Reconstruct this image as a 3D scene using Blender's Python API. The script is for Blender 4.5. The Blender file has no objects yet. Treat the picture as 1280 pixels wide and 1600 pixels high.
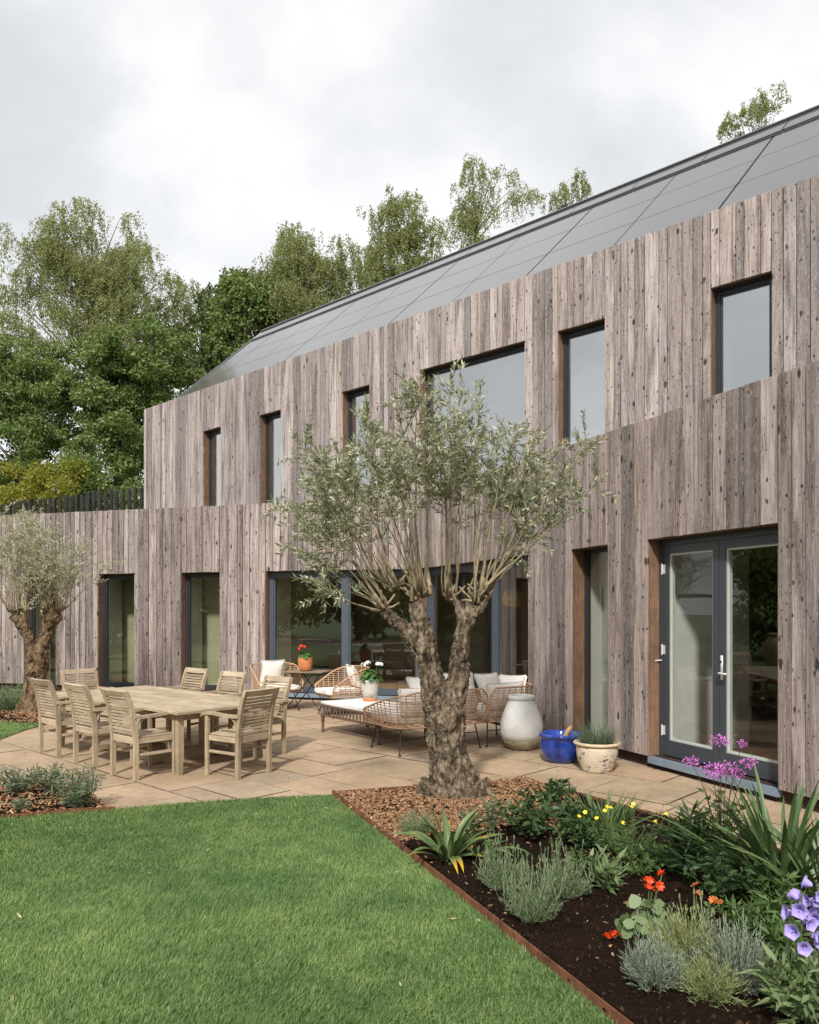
import bpy, bmesh, math, random
import numpy as np
from mathutils import Vector, Matrix, noise as mnoise

# ------------------------------------------------------------------ camera, sky, sun, exposure
S = bpy.context.scene
COL = S.collection
F, HY, EYE = 1230.0, 955.0, 1.75          # focal length and horizon in photo pixels, eye height
cam_d = bpy.data.cameras.new('camera'); cam = bpy.data.objects.new('camera', cam_d); COL.objects.link(cam)
cam.location = (0, 0, EYE); cam.rotation_euler = (math.radians(90), 0, 0)
cam_d.sensor_fit = 'HORIZONTAL'; cam_d.sensor_width = 36; cam_d.lens = F / 1280 * 36
cam_d.shift_y = (HY - 800) / 1280; cam_d.clip_end = 2000; cam_d.clip_start = .05
S.camera = cam

SUN_EL, SUN_AZ = 42.0, 11.0               # sun behind the camera's left shoulder; light travels towards (sin az, cos az)
world = bpy.data.worlds.new('World'); S.world = world; world.use_nodes = True
wn = world.node_tree; wn.nodes.clear()
def W(t): return wn.nodes.new(t)
out = W('ShaderNodeOutputWorld'); bg1 = W('ShaderNodeBackground'); bg2 = W('ShaderNodeBackground'); mixs = W('ShaderNodeMixShader')
sky = W('ShaderNodeTexSky'); sky.sky_type = 'NISHITA'; sky.sun_disc = False
sky.sun_elevation = math.radians(SUN_EL); sky.sun_rotation = math.radians(180 + SUN_AZ)
bg1.inputs['Strength'].default_value = .12
wn.links.new(sky.outputs[0], bg1.inputs['Color'])
tc = W('ShaderNodeTexCoord'); sep = W('ShaderNodeSeparateXYZ'); wn.links.new(tc.outputs['Generated'], sep.inputs[0])
zz = W('ShaderNodeMath'); zz.operation = 'MAXIMUM'; zz.inputs[1].default_value = 0; wn.links.new(sep.outputs[2], zz.inputs[0])
za = W('ShaderNodeMath'); za.operation = 'ADD'; za.inputs[1].default_value = .75; wn.links.new(zz.outputs[0], za.inputs[0])
dv = W('ShaderNodeVectorMath'); dv.operation = 'DIVIDE'; wn.links.new(tc.outputs['Generated'], dv.inputs[0])
cb = W('ShaderNodeCombineXYZ'); [wn.links.new(za.outputs[0], cb.inputs[i]) for i in range(3)]; wn.links.new(cb.outputs[0], dv.inputs[1])
mp = W('ShaderNodeMapping'); mp.inputs['Scale'].default_value = (3.0, 3.0, 3.6); mp.inputs['Location'].default_value = (3.9, .7, .3)
wn.links.new(dv.outputs[0], mp.inputs[0])
n1 = W('ShaderNodeTexNoise'); n1.inputs['Scale'].default_value = 1.0; n1.inputs['Detail'].default_value = 9; n1.inputs['Roughness'].default_value = .52
n1.inputs['Distortion'].default_value = .25
wn.links.new(mp.outputs[0], n1.inputs['Vector'])
cr = W('ShaderNodeValToRGB'); wn.links.new(n1.outputs[0], cr.inputs[0])
cr.color_ramp.interpolation = 'B_SPLINE'
e = cr.color_ramp.elements; e[0].position = .36; e[0].color = (.62, .637, .657, 1); e[1].position = .63; e[1].color = (.97, .968, .965, 1)
m_ = e.new(.5); m_.color = (.79, .797, .805, 1)
wn.links.new(cr.outputs[0], bg2.inputs['Color']); bg2.inputs['Strength'].default_value = .80
mixs.inputs[0].default_value = .93
wn.links.new(bg1.outputs[0], mixs.inputs[1]); wn.links.new(bg2.outputs[0], mixs.inputs[2]); wn.links.new(mixs.outputs[0], out.inputs[0])

sun_d = bpy.data.lights.new('sun', 'SUN'); sun = bpy.data.objects.new('sun', sun_d); COL.objects.link(sun)
sun_d.energy = 2.8; sun_d.angle = math.radians(4.5); sun_d.color = (1, .97, .92)
_l = Vector((math.sin(math.radians(SUN_AZ)) * math.cos(math.radians(SUN_EL)), math.cos(math.radians(SUN_AZ)) * math.cos(math.radians(SUN_EL)), -math.sin(math.radians(SUN_EL))))
sun.rotation_euler = _l.to_track_quat('-Z', 'Y').to_euler(); sun.location = (-5, -8, 20)
S.view_settings.view_transform = 'Standard'; S.view_settings.look = 'None'; S.view_settings.exposure = 0.57; S.view_settings.gamma = 1
S.render.engine = 'CYCLES'; S.cycles.max_bounces = 8; S.cycles.transparent_max_bounces = 12; S.cycles.use_denoising = True

# ------------------------------------------------------------------ helpers
rnd = random.Random(7); rng = np.random.default_rng(11)
def G(px, py, z=0.0):
    Z = (EYE - z) * F / (py - HY); return Vector(((px - 640) / F * Z, Z, z))
def PZ(px, py, Z): return Vector(((px - 640) / F * Z, Z, EYE + (HY - py) / F * Z))

def tag(o, label=None, cat=None, group=None, kind=None):
    if label: o['label'] = label
    if cat: o['category'] = cat
    if group: o['group'] = group
    if kind: o['kind'] = kind
    return o
def empty(name, loc=(0, 0, 0), rz=0, parent=None):
    o = bpy.data.objects.new(name, None); COL.objects.link(o); o.location = loc; o.rotation_euler.z = rz
    o.empty_display_size = .1
    if parent: o.parent = parent
    return o
def link(name, me, parent=None, mat=None):
    if mat is not None and len(me.materials) == 0: me.materials.append(mat)
    o = bpy.data.objects.new(name, me); COL.objects.link(o)
    if parent: o.parent = parent
    return o
def kids(o): return list(o.children)
def copy_tree(o, parent=None):
    c = o.copy(); COL.objects.link(c)
    if parent: c.parent = parent
    for ch in kids(o): copy_tree(ch, c)
    return c

class MB:
    def __init__(s): s.v = []; s.f = []
    def add(s, vs, fs):
        b = len(s.v); s.v += [tuple(v) for v in vs]; s.f += [tuple(b + i for i in f) for f in fs]; return s
    def box(s, x0, y0, z0, x1, y1, z1, M=None):
        vs = [Vector(p) for p in ((x0, y0, z0), (x1, y0, z0), (x1, y1, z0), (x0, y1, z0), (x0, y0, z1), (x1, y0, z1), (x1, y1, z1), (x0, y1, z1))]
        if M is not None: vs = [M @ v for v in vs]
        return s.add(vs, [(3, 2, 1, 0), (4, 5, 6, 7), (0, 1, 5, 4), (1, 2, 6, 5), (2, 3, 7, 6), (3, 0, 4, 7)])
    def bbox(s, x0, y0, z0, x1, y1, z1, b, M=None):
        """box with its vertical and top edges chamfered by b"""
        bm = bmesh.new(); bmesh.ops.create_cube(bm, size=1)
        for v in bm.verts: v.co = Vector((x0 + (v.co.x + .5) * (x1 - x0), y0 + (v.co.y + .5) * (y1 - y0), z0 + (v.co.z + .5) * (z1 - z0)))
        bmesh.ops.bevel(bm, geom=list(bm.edges), offset=b, segments=1, affect='EDGES')
        if M is not None: bm.transform(M)
        bm.verts.ensure_lookup_table(); bm.verts.index_update()
        s.add([v.co.copy() for v in bm.verts], [[v.index for v in f.verts] for f in bm.faces]); bm.free(); return s
    def tube(s, pts, rad, n=6, cap=True):
        pts = [Vector(p) for p in pts]; N = len(pts)
        if not hasattr(rad, '__len__'): rad = [rad] * N
        vs = []; up = None
        for i in range(N):
            t = (pts[min(i + 1, N - 1)] - pts[max(i - 1, 0)])
            if t.length < 1e-9: t = Vector((0, 0, 1))
            t.normalize()
            if up is None:
                up = Vector((0, 0, 1)) if abs(t.z) < .9 else Vector((1, 0, 0))
            a = t.cross(up)
            if a.length < 1e-6: a = t.cross(Vector((.3, .5, .8)))
            a.normalize(); b = t.cross(a); up = -b if False else up
            up2 = a.cross(t); up = up2.normalized()
            for k in range(n):
                an = 2 * math.pi * k / n; vs.append(pts[i] + (a * math.cos(an) + up * math.sin(an)) * rad[i])
        fs = []
        for i in range(N - 1):
            for k in range(n): fs.append((i * n + k, i * n + (k + 1) % n, (i + 1) * n + (k + 1) % n, (i + 1) * n + k))
        if cap: fs += [tuple(reversed(range(n))), tuple(range((N - 1) * n, N * n))]
        return s.add(vs, fs)
    def lathe(s, prof, n=28, c=(0, 0, 0), wob=0):
        vs = []
        for r, z in prof:
            for k in range(n):
                a = 2 * math.pi * k / n
                w = 1 + wob * mnoise.noise(Vector((math.cos(a) * 1.5, math.sin(a) * 1.5, z * 4)))
                vs.append((c[0] + r * w * math.cos(a), c[1] + r * w * math.sin(a), c[2] + z))
        fs = []
        for i in range(len(prof) - 1):
            for k in range(n): fs.append((i * n + k, i * n + (k + 1) % n, (i + 1) * n + (k + 1) % n, (i + 1) * n + k))
        fs += [tuple(reversed(range(n))), tuple(range((len(prof) - 1) * n, len(prof) * n))]
        return s.add(vs, fs)
    def mesh(s, name, mat=None, smooth=False):
        me = bpy.data.meshes.new(name); me.from_pydata(s.v, [], s.f)
        if mat is not None: me.materials.append(mat)
        if smooth: me.polygons.foreach_set('use_smooth', [True] * len(me.polygons))
        me.update(); return me
    def build(s, name, mat=None, parent=None, smooth=False):
        return link(name, s.mesh(name, mat, smooth), parent)

def np_mesh(name, V, nper, mat=None, smooth=False, faces=None):
    """V (n*nper,3): polygons of nper consecutive verts (or faces pattern within each group)"""
    V = np.asarray(V, dtype=np.float32).reshape(-1, 3)
    if faces is None:
        idx = np.arange(len(V), dtype=np.int32); tot = np.full(len(V) // nper, nper, dtype=np.int32)
    else:
        g = len(V) // nper; base = (np.arange(g) * nper)[:, None]
        idx = np.concatenate([(base + np.array(f)[None, :]) for f in faces], axis=1).reshape(-1).astype(np.int32)
        tot = np.tile(np.array([len(f) for f in faces], dtype=np.int32), g)
    me = bpy.data.meshes.new(name); me.vertices.add(len(V)); me.vertices.foreach_set('co', V.reshape(-1))
    me.loops.add(len(idx)); me.loops.foreach_set('vertex_index', idx)
    me.polygons.add(len(tot)); st = np.zeros(len(tot), dtype=np.int32); st[1:] = np.cumsum(tot)[:-1]
    me.polygons.foreach_set('loop_start', st)
    if smooth: me.polygons.foreach_set('use_smooth', np.ones(len(tot), dtype=bool))
    if mat is not None: me.materials.append(mat)
    me.update(calc_edges=True); me.validate(); return me

def unit(a): return a / np.maximum(np.linalg.norm(a, axis=-1, keepdims=True), 1e-9)
def leaf_verts(P, D, L, Wd, fold=.25):
    """folded diamond leaves: base, left, tip, right (2 quads worth as 2 tris)"""
    n = len(P); D = unit(D); R = unit(np.cross(D, rng.normal(size=(n, 3)))); U = np.cross(R, D)
    L = np.broadcast_to(np.asarray(L, float), (n,))[:, None]; Wd = np.broadcast_to(np.asarray(Wd, float), (n,))[:, None]
    mid = P + D * L * .45
    V = np.stack([P, mid + R * Wd * .5 + U * Wd * fold, P + D * L, mid - R * Wd * .5 + U * Wd * fold], axis=1)
    return V.reshape(-1, 3)
def leaves_obj(name, P, D, L, Wd, mat, parent=None, fold=.25):
    return link(name, np_mesh(name, leaf_verts(np.asarray(P), np.asarray(D), L, Wd, fold), 4, mat, faces=[(0, 1, 2), (0, 2, 3)]), parent)

# ------------------------------------------------------------------ materials
def newmat(name):
    m = bpy.data.materials.new(name); m.use_nodes = True; nt = m.node_tree
    return m, nt, nt.nodes['Principled BSDF']
def N(nt, t, **kw):
    n = nt.nodes.new(t)
    for k, v in kw.items():
        if k in n.inputs: n.inputs[k].default_value = v
        else: setattr(n, k, v)
    return n
def ramp(nt, src, stops, interp='LINEAR'):
    r = nt.nodes.new('ShaderNodeValToRGB'); r.color_ramp.interpolation = interp; el = r.color_ramp.elements
    while len(el) > 1: el.remove(el[-1])
    el[0].position = stops[0][0]; el[0].color = (*stops[0][1], 1)
    for p, c in stops[1:]: x = el.new(p); x.color = (*c, 1)
    nt.links.new(src, r.inputs[0]); return r.outputs[0]
def mixc(nt, fac, a, b, mode='MIX'):
    m = nt.nodes.new('ShaderNodeMix'); m.data_type = 'RGBA'; m.blend_type = mode
    for sock, val in ((m.inputs[0], fac), (m.inputs[6], a), (m.inputs[7], b)):
        if isinstance(val, bpy.types.NodeSocket): nt.links.new(val, sock)
        elif isinstance(val, (tuple, list)): sock.default_value = (*val[:3], 1)
        else: sock.default_value = val
    return m.outputs[2]
def math_(nt, op, a, b=None, c=None):
    m = nt.nodes.new('ShaderNodeMath'); m.operation = op
    for i, v in enumerate((a, b, c)):
        if v is None: continue
        if isinstance(v, bpy.types.NodeSocket): nt.links.new(v, m.inputs[i])
        else: m.inputs[i].default_value = v
    return m.outputs[0]
def coords(nt, scale=(1, 1, 1), which='Object', rand=True, loc=None):
    tc = nt.nodes.new('ShaderNodeTexCoord'); v = tc.outputs[which]
    if rand:
        oi = nt.nodes.new('ShaderNodeObjectInfo'); cm = nt.nodes.new('ShaderNodeCombineXYZ')
        nt.links.new(math_(nt, 'MULTIPLY', oi.outputs['Random'], 37.0), cm.inputs[0]); nt.links.new(math_(nt, 'MULTIPLY', oi.outputs['Random'], 91.0), cm.inputs[2])
        va = nt.nodes.new('ShaderNodeVectorMath'); va.operation = 'ADD'; nt.links.new(v, va.inputs[0]); nt.links.new(cm.outputs[0], va.inputs[1]); v = va.outputs[0]
    mp = nt.nodes.new('ShaderNodeMapping'); mp.inputs['Scale'].default_value = scale; nt.links.new(v, mp.inputs[0]); return mp.outputs[0]
def tnoise(nt, vec, scale=1, detail=4, rough=.55, dist=0):
    n = nt.nodes.new('ShaderNodeTexNoise'); n.inputs['Scale'].default_value = scale; n.inputs['Detail'].default_value = detail
    n.inputs['Roughness'].default_value = rough; n.inputs['Distortion'].default_value = dist; nt.links.new(vec, n.inputs['Vector']); return n.outputs[0]
def bump(nt, p, h, strength=.3, dist=.01):
    b = nt.nodes.new('ShaderNodeBump'); b.inputs['Strength'].default_value = strength; b.inputs['Distance'].default_value = dist
    nt.links.new(h, b.inputs['Height']); nt.links.new(b.outputs[0], p.inputs['Normal'])
def objrand(nt): return nt.nodes.new('ShaderNodeObjectInfo').outputs['Random']
def island(nt): return nt.nodes.new('ShaderNodeNewGeometry').outputs['Random Per Island']

def plain(name, c, rough=.6, var=.15, scale=8, metal=0, bmp=.1, rand=False, spec=.5):
    m, nt, p = newmat(name); v = coords(nt, rand=rand)
    n = tnoise(nt, v, scale, 5)
    lo = tuple(x * (1 - var) for x in c); hi = tuple(min(1, x * (1 + var)) for x in c)
    nt.links.new(ramp(nt, n, [(.3, lo), (.7, hi)]), p.inputs['Base Color'])
    p.inputs['Roughness'].default_value = rough; p.inputs['Metallic'].default_value = metal; p.inputs['Specular IOR Level'].default_value = spec
    if bmp: bump(nt, p, n, bmp, .004)
    return m

def board_mat(name, light, mid, dark, knot=(.042, .032, .027), warm=(.27, .20, .155)):
    m, nt, p = newmat(name)
    v = coords(nt, (1, 1, 1))
    def sc(s):
        mp = nt.nodes.new('ShaderNodeMapping'); mp.inputs['Scale'].default_value = s; nt.links.new(v, mp.inputs[0]); return mp.outputs[0]
    grain = tnoise(nt, sc((13, 13, .55)), 1, 9, .74, 1.0)
    fine = tnoise(nt, sc((130, 130, 3.5)), 1, 4, .65)
    blot = tnoise(nt, sc((9, 9, 1.0)), 1, 6, .65)
    stain = tnoise(nt, sc((6, 6, .6)), 1, 5, .62)
    flake = tnoise(nt, sc((70, 70, 16)), 1, 5, .8)
    rnd_ = objrand(nt)
    base = ramp(nt, grain, [(.34, dark), (.47, mid), (.64, light)])
    tintv = ramp(nt, rnd_, [(0, (.62, .61, .62)), (.18, (1.08, 1.05, 1.05)), (.34, (.82, .78, .76)), (.50, (1.30, 1.27, 1.27)), (.66, (.92, .92, .95)), (.82, (1.14, 1.07, 1.03))], 'CONSTANT')
    c = mixc(nt, 1, base, tintv, 'MULTIPLY')
    c = mixc(nt, ramp(nt, blot, [(.46, (0, 0, 0)), (.70, (.5, .5, .5))]), c, warm)
    c = mixc(nt, ramp(nt, stain, [(.36, (.75, .75, .75)), (.50, (0, 0, 0))]), c, tuple(x * .72 for x in dark))
    c = mixc(nt, ramp(nt, fine, [(.34, (.6, .6, .6)), (.52, (0, 0, 0))]), c, dark)
    c = mixc(nt, ramp(nt, flake, [(.54, (0, 0, 0)), (.70, (.62, .62, .62))]), c, tuple(min(.75, x * 1.38) for x in light))
    def knots(sx_, sz_, r, gate):
        """irregular knots: cells in the board's plane, distance warped by noise"""
        vo = nt.nodes.new('ShaderNodeTexVoronoi'); vo.voronoi_dimensions = '2D'; vo.inputs['Scale'].default_value = 1
        q = nt.nodes.new('ShaderNodeSeparateXYZ'); nt.links.new(v, q.inputs[0]); c2 = nt.nodes.new('ShaderNodeCombineXYZ')
        wb = tnoise(nt, sc((45, 45, 28)), 1, 3, .6); wb2 = tnoise(nt, sc((38, 38, 33)), 1, 3, .6)
        nt.links.new(math_(nt, 'MULTIPLY_ADD', math_(nt, 'SUBTRACT', wb, .5), .22, math_(nt, 'MULTIPLY', q.outputs[0], sx_)), c2.inputs[0])
        nt.links.new(math_(nt, 'MULTIPLY_ADD', math_(nt, 'SUBTRACT', wb2, .5), .22, math_(nt, 'MULTIPLY', q.outputs[2], sz_)), c2.inputs[1]); nt.links.new(c2.outputs[0], vo.inputs['Vector'])
        sx = nt.nodes.new('ShaderNodeSeparateColor'); nt.links.new(vo.outputs['Color'], sx.inputs[0])
        rad = math_(nt, 'MULTIPLY_ADD', math_(nt, 'POWER', sx.outputs[0], 1.8), r, r * .28)
        return math_(nt, 'DIVIDE', vo.outputs['Distance'], rad), math_(nt, 'GREATER_THAN', sx.outputs[1], gate)
    f1 = None
    for (sx_, sz_, r, gate) in ((6.0, 2.7, .135, .5), (11, 6.2, .15, .55), (19, 13, .15, .62)):
        k, on = knots(sx_, sz_, r, gate)
        if f1 is None:
            halo = math_(nt, 'MULTIPLY', ramp(nt, k, [(.7, (.5, .5, .5)), (2.4, (0, 0, 0))]), on); c = mixc(nt, halo, c, tuple(x * .8 for x in dark))
        f = math_(nt, 'MULTIPLY', ramp(nt, k, [(.55, (.92, .92, .92)), (1.0, (0, 0, 0))]), on); c = mixc(nt, f, c, knot); f1 = f if f1 is None else f1
    nt.links.new(c, p.inputs['Base Color']); p.inputs['Roughness'].default_value = .85; p.inputs['Specular IOR Level'].default_value = .2
    h = math_(nt, 'ADD', math_(nt, 'MULTIPLY', fine, .5), grain); h = math_(nt, 'SUBTRACT', h, math_(nt, 'MULTIPLY', f1, .5))
    bump(nt, p, h, .6, .006); return m

def grain_mat(name, light, dark, axis='x', rough=.7, f=1.0, tint=True, spots=0.0):
    """plain furniture timber, grain along one local axis"""
    m, nt, p = newmat(name); a, b = 3 * f, 55 * f
    v = coords(nt, {'x': (a, b, b), 'y': (b, a, b), 'z': (b, b, a)}[axis]); n = tnoise(nt, v, 1, 5, .6, .4)
    v2 = coords(nt, (6, 6, 6)); n2 = tnoise(nt, v2, 1, 4, .6)
    c = ramp(nt, n, [(.3, dark), (.68, light)])
    c = mixc(nt, ramp(nt, n2, [(.35, (.45, .45, .45)), (.6, (0, 0, 0))]), c, tuple(x * .62 for x in dark))
    if tint: c = mixc(nt, 1, c, ramp(nt, objrand(nt), [(0, (.82, .80, .76)), (1, (1.12, 1.1, 1.08))]), 'MULTIPLY')
    nt.links.new(c, p.inputs['Base Color']); p.inputs['Roughness'].default_value = rough; p.inputs['Specular IOR Level'].default_value = .3
    bump(nt, p, n, .3, .003); return m

def leaf_mat(name, cols, trans=.3, rough=.5, spec=.3):
    m, nt, p = newmat(name); r = island(nt); n = len(cols)
    c = ramp(nt, r, [(i / (n - 1), cc) for i, cc in enumerate(cols)])
    nt.links.new(c, p.inputs['Base Color']); p.inputs['Roughness'].default_value = rough; p.inputs['Specular IOR Level'].default_value = spec
    t = nt.nodes.new('ShaderNodeBsdfTranslucent'); nt.links.new(mixc(nt, 1, c, (1.25, 1.3, .7), 'MULTIPLY'), t.inputs['Color'])
    mx = nt.nodes.new('ShaderNodeMixShader'); mx.inputs[0].default_value = trans
    nt.links.new(p.outputs[0], mx.inputs[1]); nt.links.new(t.outputs[0], mx.inputs[2]); nt.links.new(mx.outputs[0], nt.nodes['Material Output'].inputs[0]); return m

def glass_mat(name, f0, tint):
    m, nt, p = newmat(name); nt.nodes.remove(p)
    g = nt.nodes.new('ShaderNodeNewGeometry'); d = nt.nodes.new('ShaderNodeVectorMath'); d.operation = 'DOT_PRODUCT'
    nt.links.new(g.outputs['Incoming'], d.inputs[0]); nt.links.new(g.outputs['Normal'], d.inputs[1])
    c = math_(nt, 'ABSOLUTE', d.outputs['Value']); c = math_(nt, 'SUBTRACT', 1.0, c); c = math_(nt, 'POWER', c, 5.0)
    fr = math_(nt, 'MULTIPLY_ADD', c, 1 - f0, f0)
    tr = nt.nodes.new('ShaderNodeBsdfTransparent'); tr.inputs[0].default_value = (*tint, 1)
    gl = nt.nodes.new('ShaderNodeBsdfGlossy'); gl.inputs['Roughness'].default_value = 0.0
    v = coords(nt, (1, 1, 1), rand=True); n = tnoise(nt, v, 1.1, 1)
    b = nt.nodes.new('ShaderNodeBump'); b.inputs['Strength'].default_value = .02; b.inputs['Distance'].default_value = .05
    nt.links.new(n, b.inputs['Height']); nt.links.new(b.outputs[0], gl.inputs['Normal'])
    mx = nt.nodes.new('ShaderNodeMixShader'); nt.links.new(fr, mx.inputs[0]); nt.links.new(tr.outputs[0], mx.inputs[1]); nt.links.new(gl.outputs[0], mx.inputs[2])
    nt.links.new(mx.outputs[0], nt.nodes['Material Output'].inputs[0]); return m

M = {}
M['board_up'] = board_mat('weathered_larch_upper', (.52, .462, .438), (.365, .315, .297), (.14, .115, .108))
M['board_lo'] = board_mat('weathered_larch_lower', (.48, .418, .39), (.315, .264, .244), (.11, .087, .079))
M['reveal'] = grain_mat('fresh_larch_reveal', (.28, .168, .105), (.155, .086, .052), 'z')
M['core'] = plain('dark_batten', (.035, .016, .010), .9)
M['frame_dark'] = plain('anthracite_frame', (.030, .034, .040), .4, .05)
M['frame_blue'] = plain('slate_blue_frame', (.075, .092, .115), .4, .05)
M['frame_door'] = plain('charcoal_door_frame', (.050, .058, .070), .4, .05)
M['sill_blue'] = plain('blue_grey_sill', (.19, .25, .31), .45, .08)
M['sage'] = plain('sage_plaster', (.62, .615, .565), .8, .04)
M['bead'] = plain('pale_glazing_bead', (.50, .53, .47), .5, .05)
M['glass'] = glass_mat('window_glass', .11, (.93, .95, .93))
M['glass_up'] = glass_mat('coated_upper_glass', .54, (.86, .91, .91))
M['glass_door'] = glass_mat('door_glass', .06, (.95, .96, .95))
M['intfloor'] = grain_mat('oak_floor', (.60, .33, .15), (.42, .21, .09), 'x', .35)
M['intwall'] = plain('interior_wall', (.23, .215, .18), .9, .05)
M['intdark'] = plain('interior_ceiling', (.30, .29, .26), .9, .05)
M['panel'] = plain('solar_panel_glass', (.082, .078, .077), .12, .03, spec=1.0, bmp=0); M['panel'].node_tree.nodes['Principled BSDF'].inputs['IOR'].default_value = 2.1
M['ridge'] = plain('ridge_metal', (.16, .17, .18), .35, .08, metal=.3)
M['roofdeck'] = plain('roof_underlay', (.012, .012, .014), .8)
M['steel'] = plain('brushed_steel', (.72, .72, .71), .45, .05, metal=.4)
M['corten'] = plain('corten_steel', (.17, .065, .03), .85, .45, 14, bmp=.3)
M['post'] = plain('charred_post', (.022, .020, .019), .9, .5, 6)
M['black'] = plain('black_metal', (.015, .015, .016), .5, .1)
M['teak'] = grain_mat('weathered_teak', (.57, .475, .35), (.35, .27, .18), 'x')
M['teak_y'] = grain_mat('weathered_teak_y', (.57, .475, .35), (.35, .27, .18), 'y')
M['teak_z'] = grain_mat('weathered_teak_z', (.53, .435, .31), (.31, .24, .15), 'z')
M['cane'] = plain('natural_cane', (.52, .32, .19), .5, .28, 20, rand=True)
M['cushion'] = plain('cream_cushion', (.80, .755, .69), .95, .04, 30, bmp=.2)
M['terracotta'] = plain('terracotta', (.55, .20, .075), .75, .25, 9)
M['daybed'] = plain('carved_brown_wood', (.13, .080, .055), .55, .3, 14)
M['iron'] = plain('bistro_slat', (.23, .17, .12), .6, .3, 12)
M['soil'] = None

# ------------------------------------------------------------------ setting: ground sheet
def ground_mat():
    m, nt, p = newmat('meadow_ground'); v = coords(nt, (1, 1, 1), rand=False)
    n = tnoise(nt, v, .6, 6); n2 = tnoise(nt, v, 40, 4)
    c = ramp(nt, n, [(.35, (.075, .125, .030)), (.65, (.115, .17, .045))]); c = mixc(nt, ramp(nt, n2, [(.3, (.5, .5, .5)), (.6, (0, 0, 0))]), c, (.04, .065, .02))
    nt.links.new(c, p.inputs['Base Color']); p.inputs['Roughness'].default_value = .9; bump(nt, p, n2, .5, .02); return m
M['ground'] = ground_mat()
tag(MB().add([(-400, -400, -.06), (400, -400, -.06), (400, 400, -.06), (-400, 400, -.06)], [(0, 1, 2, 3)]).build('ground', M['ground']), 'green meadow ground running out under the garden and house', kind='structure')

# plan of the house from the photograph
K = EYE / 1.6; HP = 1.97 * K; HU = 5.2 * K
def plan(px, s): Z = F / s; return Vector(((px - 640) / F * Z, Z))
PB = plan(655, 179 / HP); PL0 = plan(0, 149.5 / HP); PR1 = plan(1280, 392 / HP)
PU1 = plan(225, .349 * 902 / HU); PU0 = plan(1280, .349 * 1957 / HU)
ul = (PB - PL0).normalized(); ur = (PR1 - PB).normalized(); uu = (PU0 - PU1).normalized()
LEFT_EXT, RIGHT_LEN, UP_LEN = 3.5, 12.2, 20.5
PL = PL0 - ul * LEFT_EXT
ZP = EYE + HP; ZL = EYE + .366 * HP; ZU = EYE + HU; ZH = EYE + .807 * HU; ZS = 4.15; ZT = 3.25
class Wall:
    def __init__(s, p0, u, L):
        s.p0, s.u, s.L = p0, u, L
        s.M = Matrix(((u.x, -u.y, 0, p0.x), (u.y, u.x, 0, p0.y), (0, 0, 1, 0), (0, 0, 0, 1)))
    def t(s, px):
        k = (px - 640) / F; return (k * s.p0.y - s.p0.x) / (s.u.x - k * s.u.y)
WL = Wall(PL, ul, (PB - PL).length); WR = Wall(PB, ur, RIGHT_LEN); WU = Wall(PU1, uu, UP_LEN)

house = tag(empty('house', (PB.x, PB.y, 0)), 'long two storey house clad in weathered vertical timber boards under a dark panelled roof', 'house')
HM = Matrix.Translation((-PB.x, -PB.y, 0))
def at_wall(o, w, parent=house):
    o.parent = parent; o.matrix_local = (HM @ w.M); return o

REV = .24
def wall_open(w, ops, z0, z1, zb, bmat, board_lo_to=None, t_start=0, t_end=None):
    """core, boards and reveals of one wall; ops = (t0, t1, zs, zh)"""
    t_end = w.L if t_end is None else t_end
    core = MB(); ops = sorted(ops); x = t_start
    for (a, b, zs, zh) in ops:
        if a > x: core.box(x, .03, z0, a, .30, z1 - .02)
        core.box(a, .03, zh, b, .30, z1 - .02)
        if zs > z0 + .02: core.box(a, .03, z0, b, .30, zs)
        x = b
    if x < t_end: core.box(x, .03, z0, t_end, .30, z1 - .02)
    at_wall(core.build('wall', M['core']), w)
    if True:
        cop = MB().box(t_start, .031, z1 - .019, t_end, .32, z1 - .004); at_wall(cop.build('parapet_capping', M['frame_dark']), w)
    # boards
    edges = [t_start] + [v for (a, b, _, _) in ops for v in (a, b)] + [t_end]
    for i in range(len(edges) - 1):
        a, b = edges[i], edges[i + 1]
        if b - a < .02: continue
        op = next((o for o in ops if abs(o[0] - a) < 1e-6 and abs(o[1] - b) < 1e-6), None)
        ws = []; tot = 0
        while tot < b - a:
            q = rnd.choice((.12, .135, .15, .17, .19, .21, .235)); ws.append(q); tot += q
        f = (b - a) / tot; tt = a
        for q in ws:
            q *= f; spans = [(zb, z1 + rnd.uniform(-.004, .006))]
            if op: spans = [(op[3] + .012 + rnd.uniform(-.003, .003), z1 + rnd.uniform(-.004, .006))] + ([(zb, op[2] - .01)] if op[2] > zb + .05 else [])
            pr = rnd.uniform(0, .009)
            for (s0, s1) in spans:
                o = MB().bbox(tt + .0055, -.004 - pr, s0, tt + q - .0055, .026, s1, .003).build('board', bmat); at_wall(o, w)
            tt += q
    # reveals
    for (a, b, zs, zh) in ops:
        n = max(2, int((zh - zs) / 9)); g = MB()
        at_wall(MB().box(a - .018, .028, zs, a + .001, REV, zh).build('reveal_board', M['reveal']), w)
        at_wall(MB().box(b - .001, .028, zs, b + .018, REV, zh).build('reveal_board', M['reveal']), w)
        at_wall(MB().box(a - .018, .028, zh + .001, b + .018, REV, zh + .02).build('reveal_board', M['reveal']), w)

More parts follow.
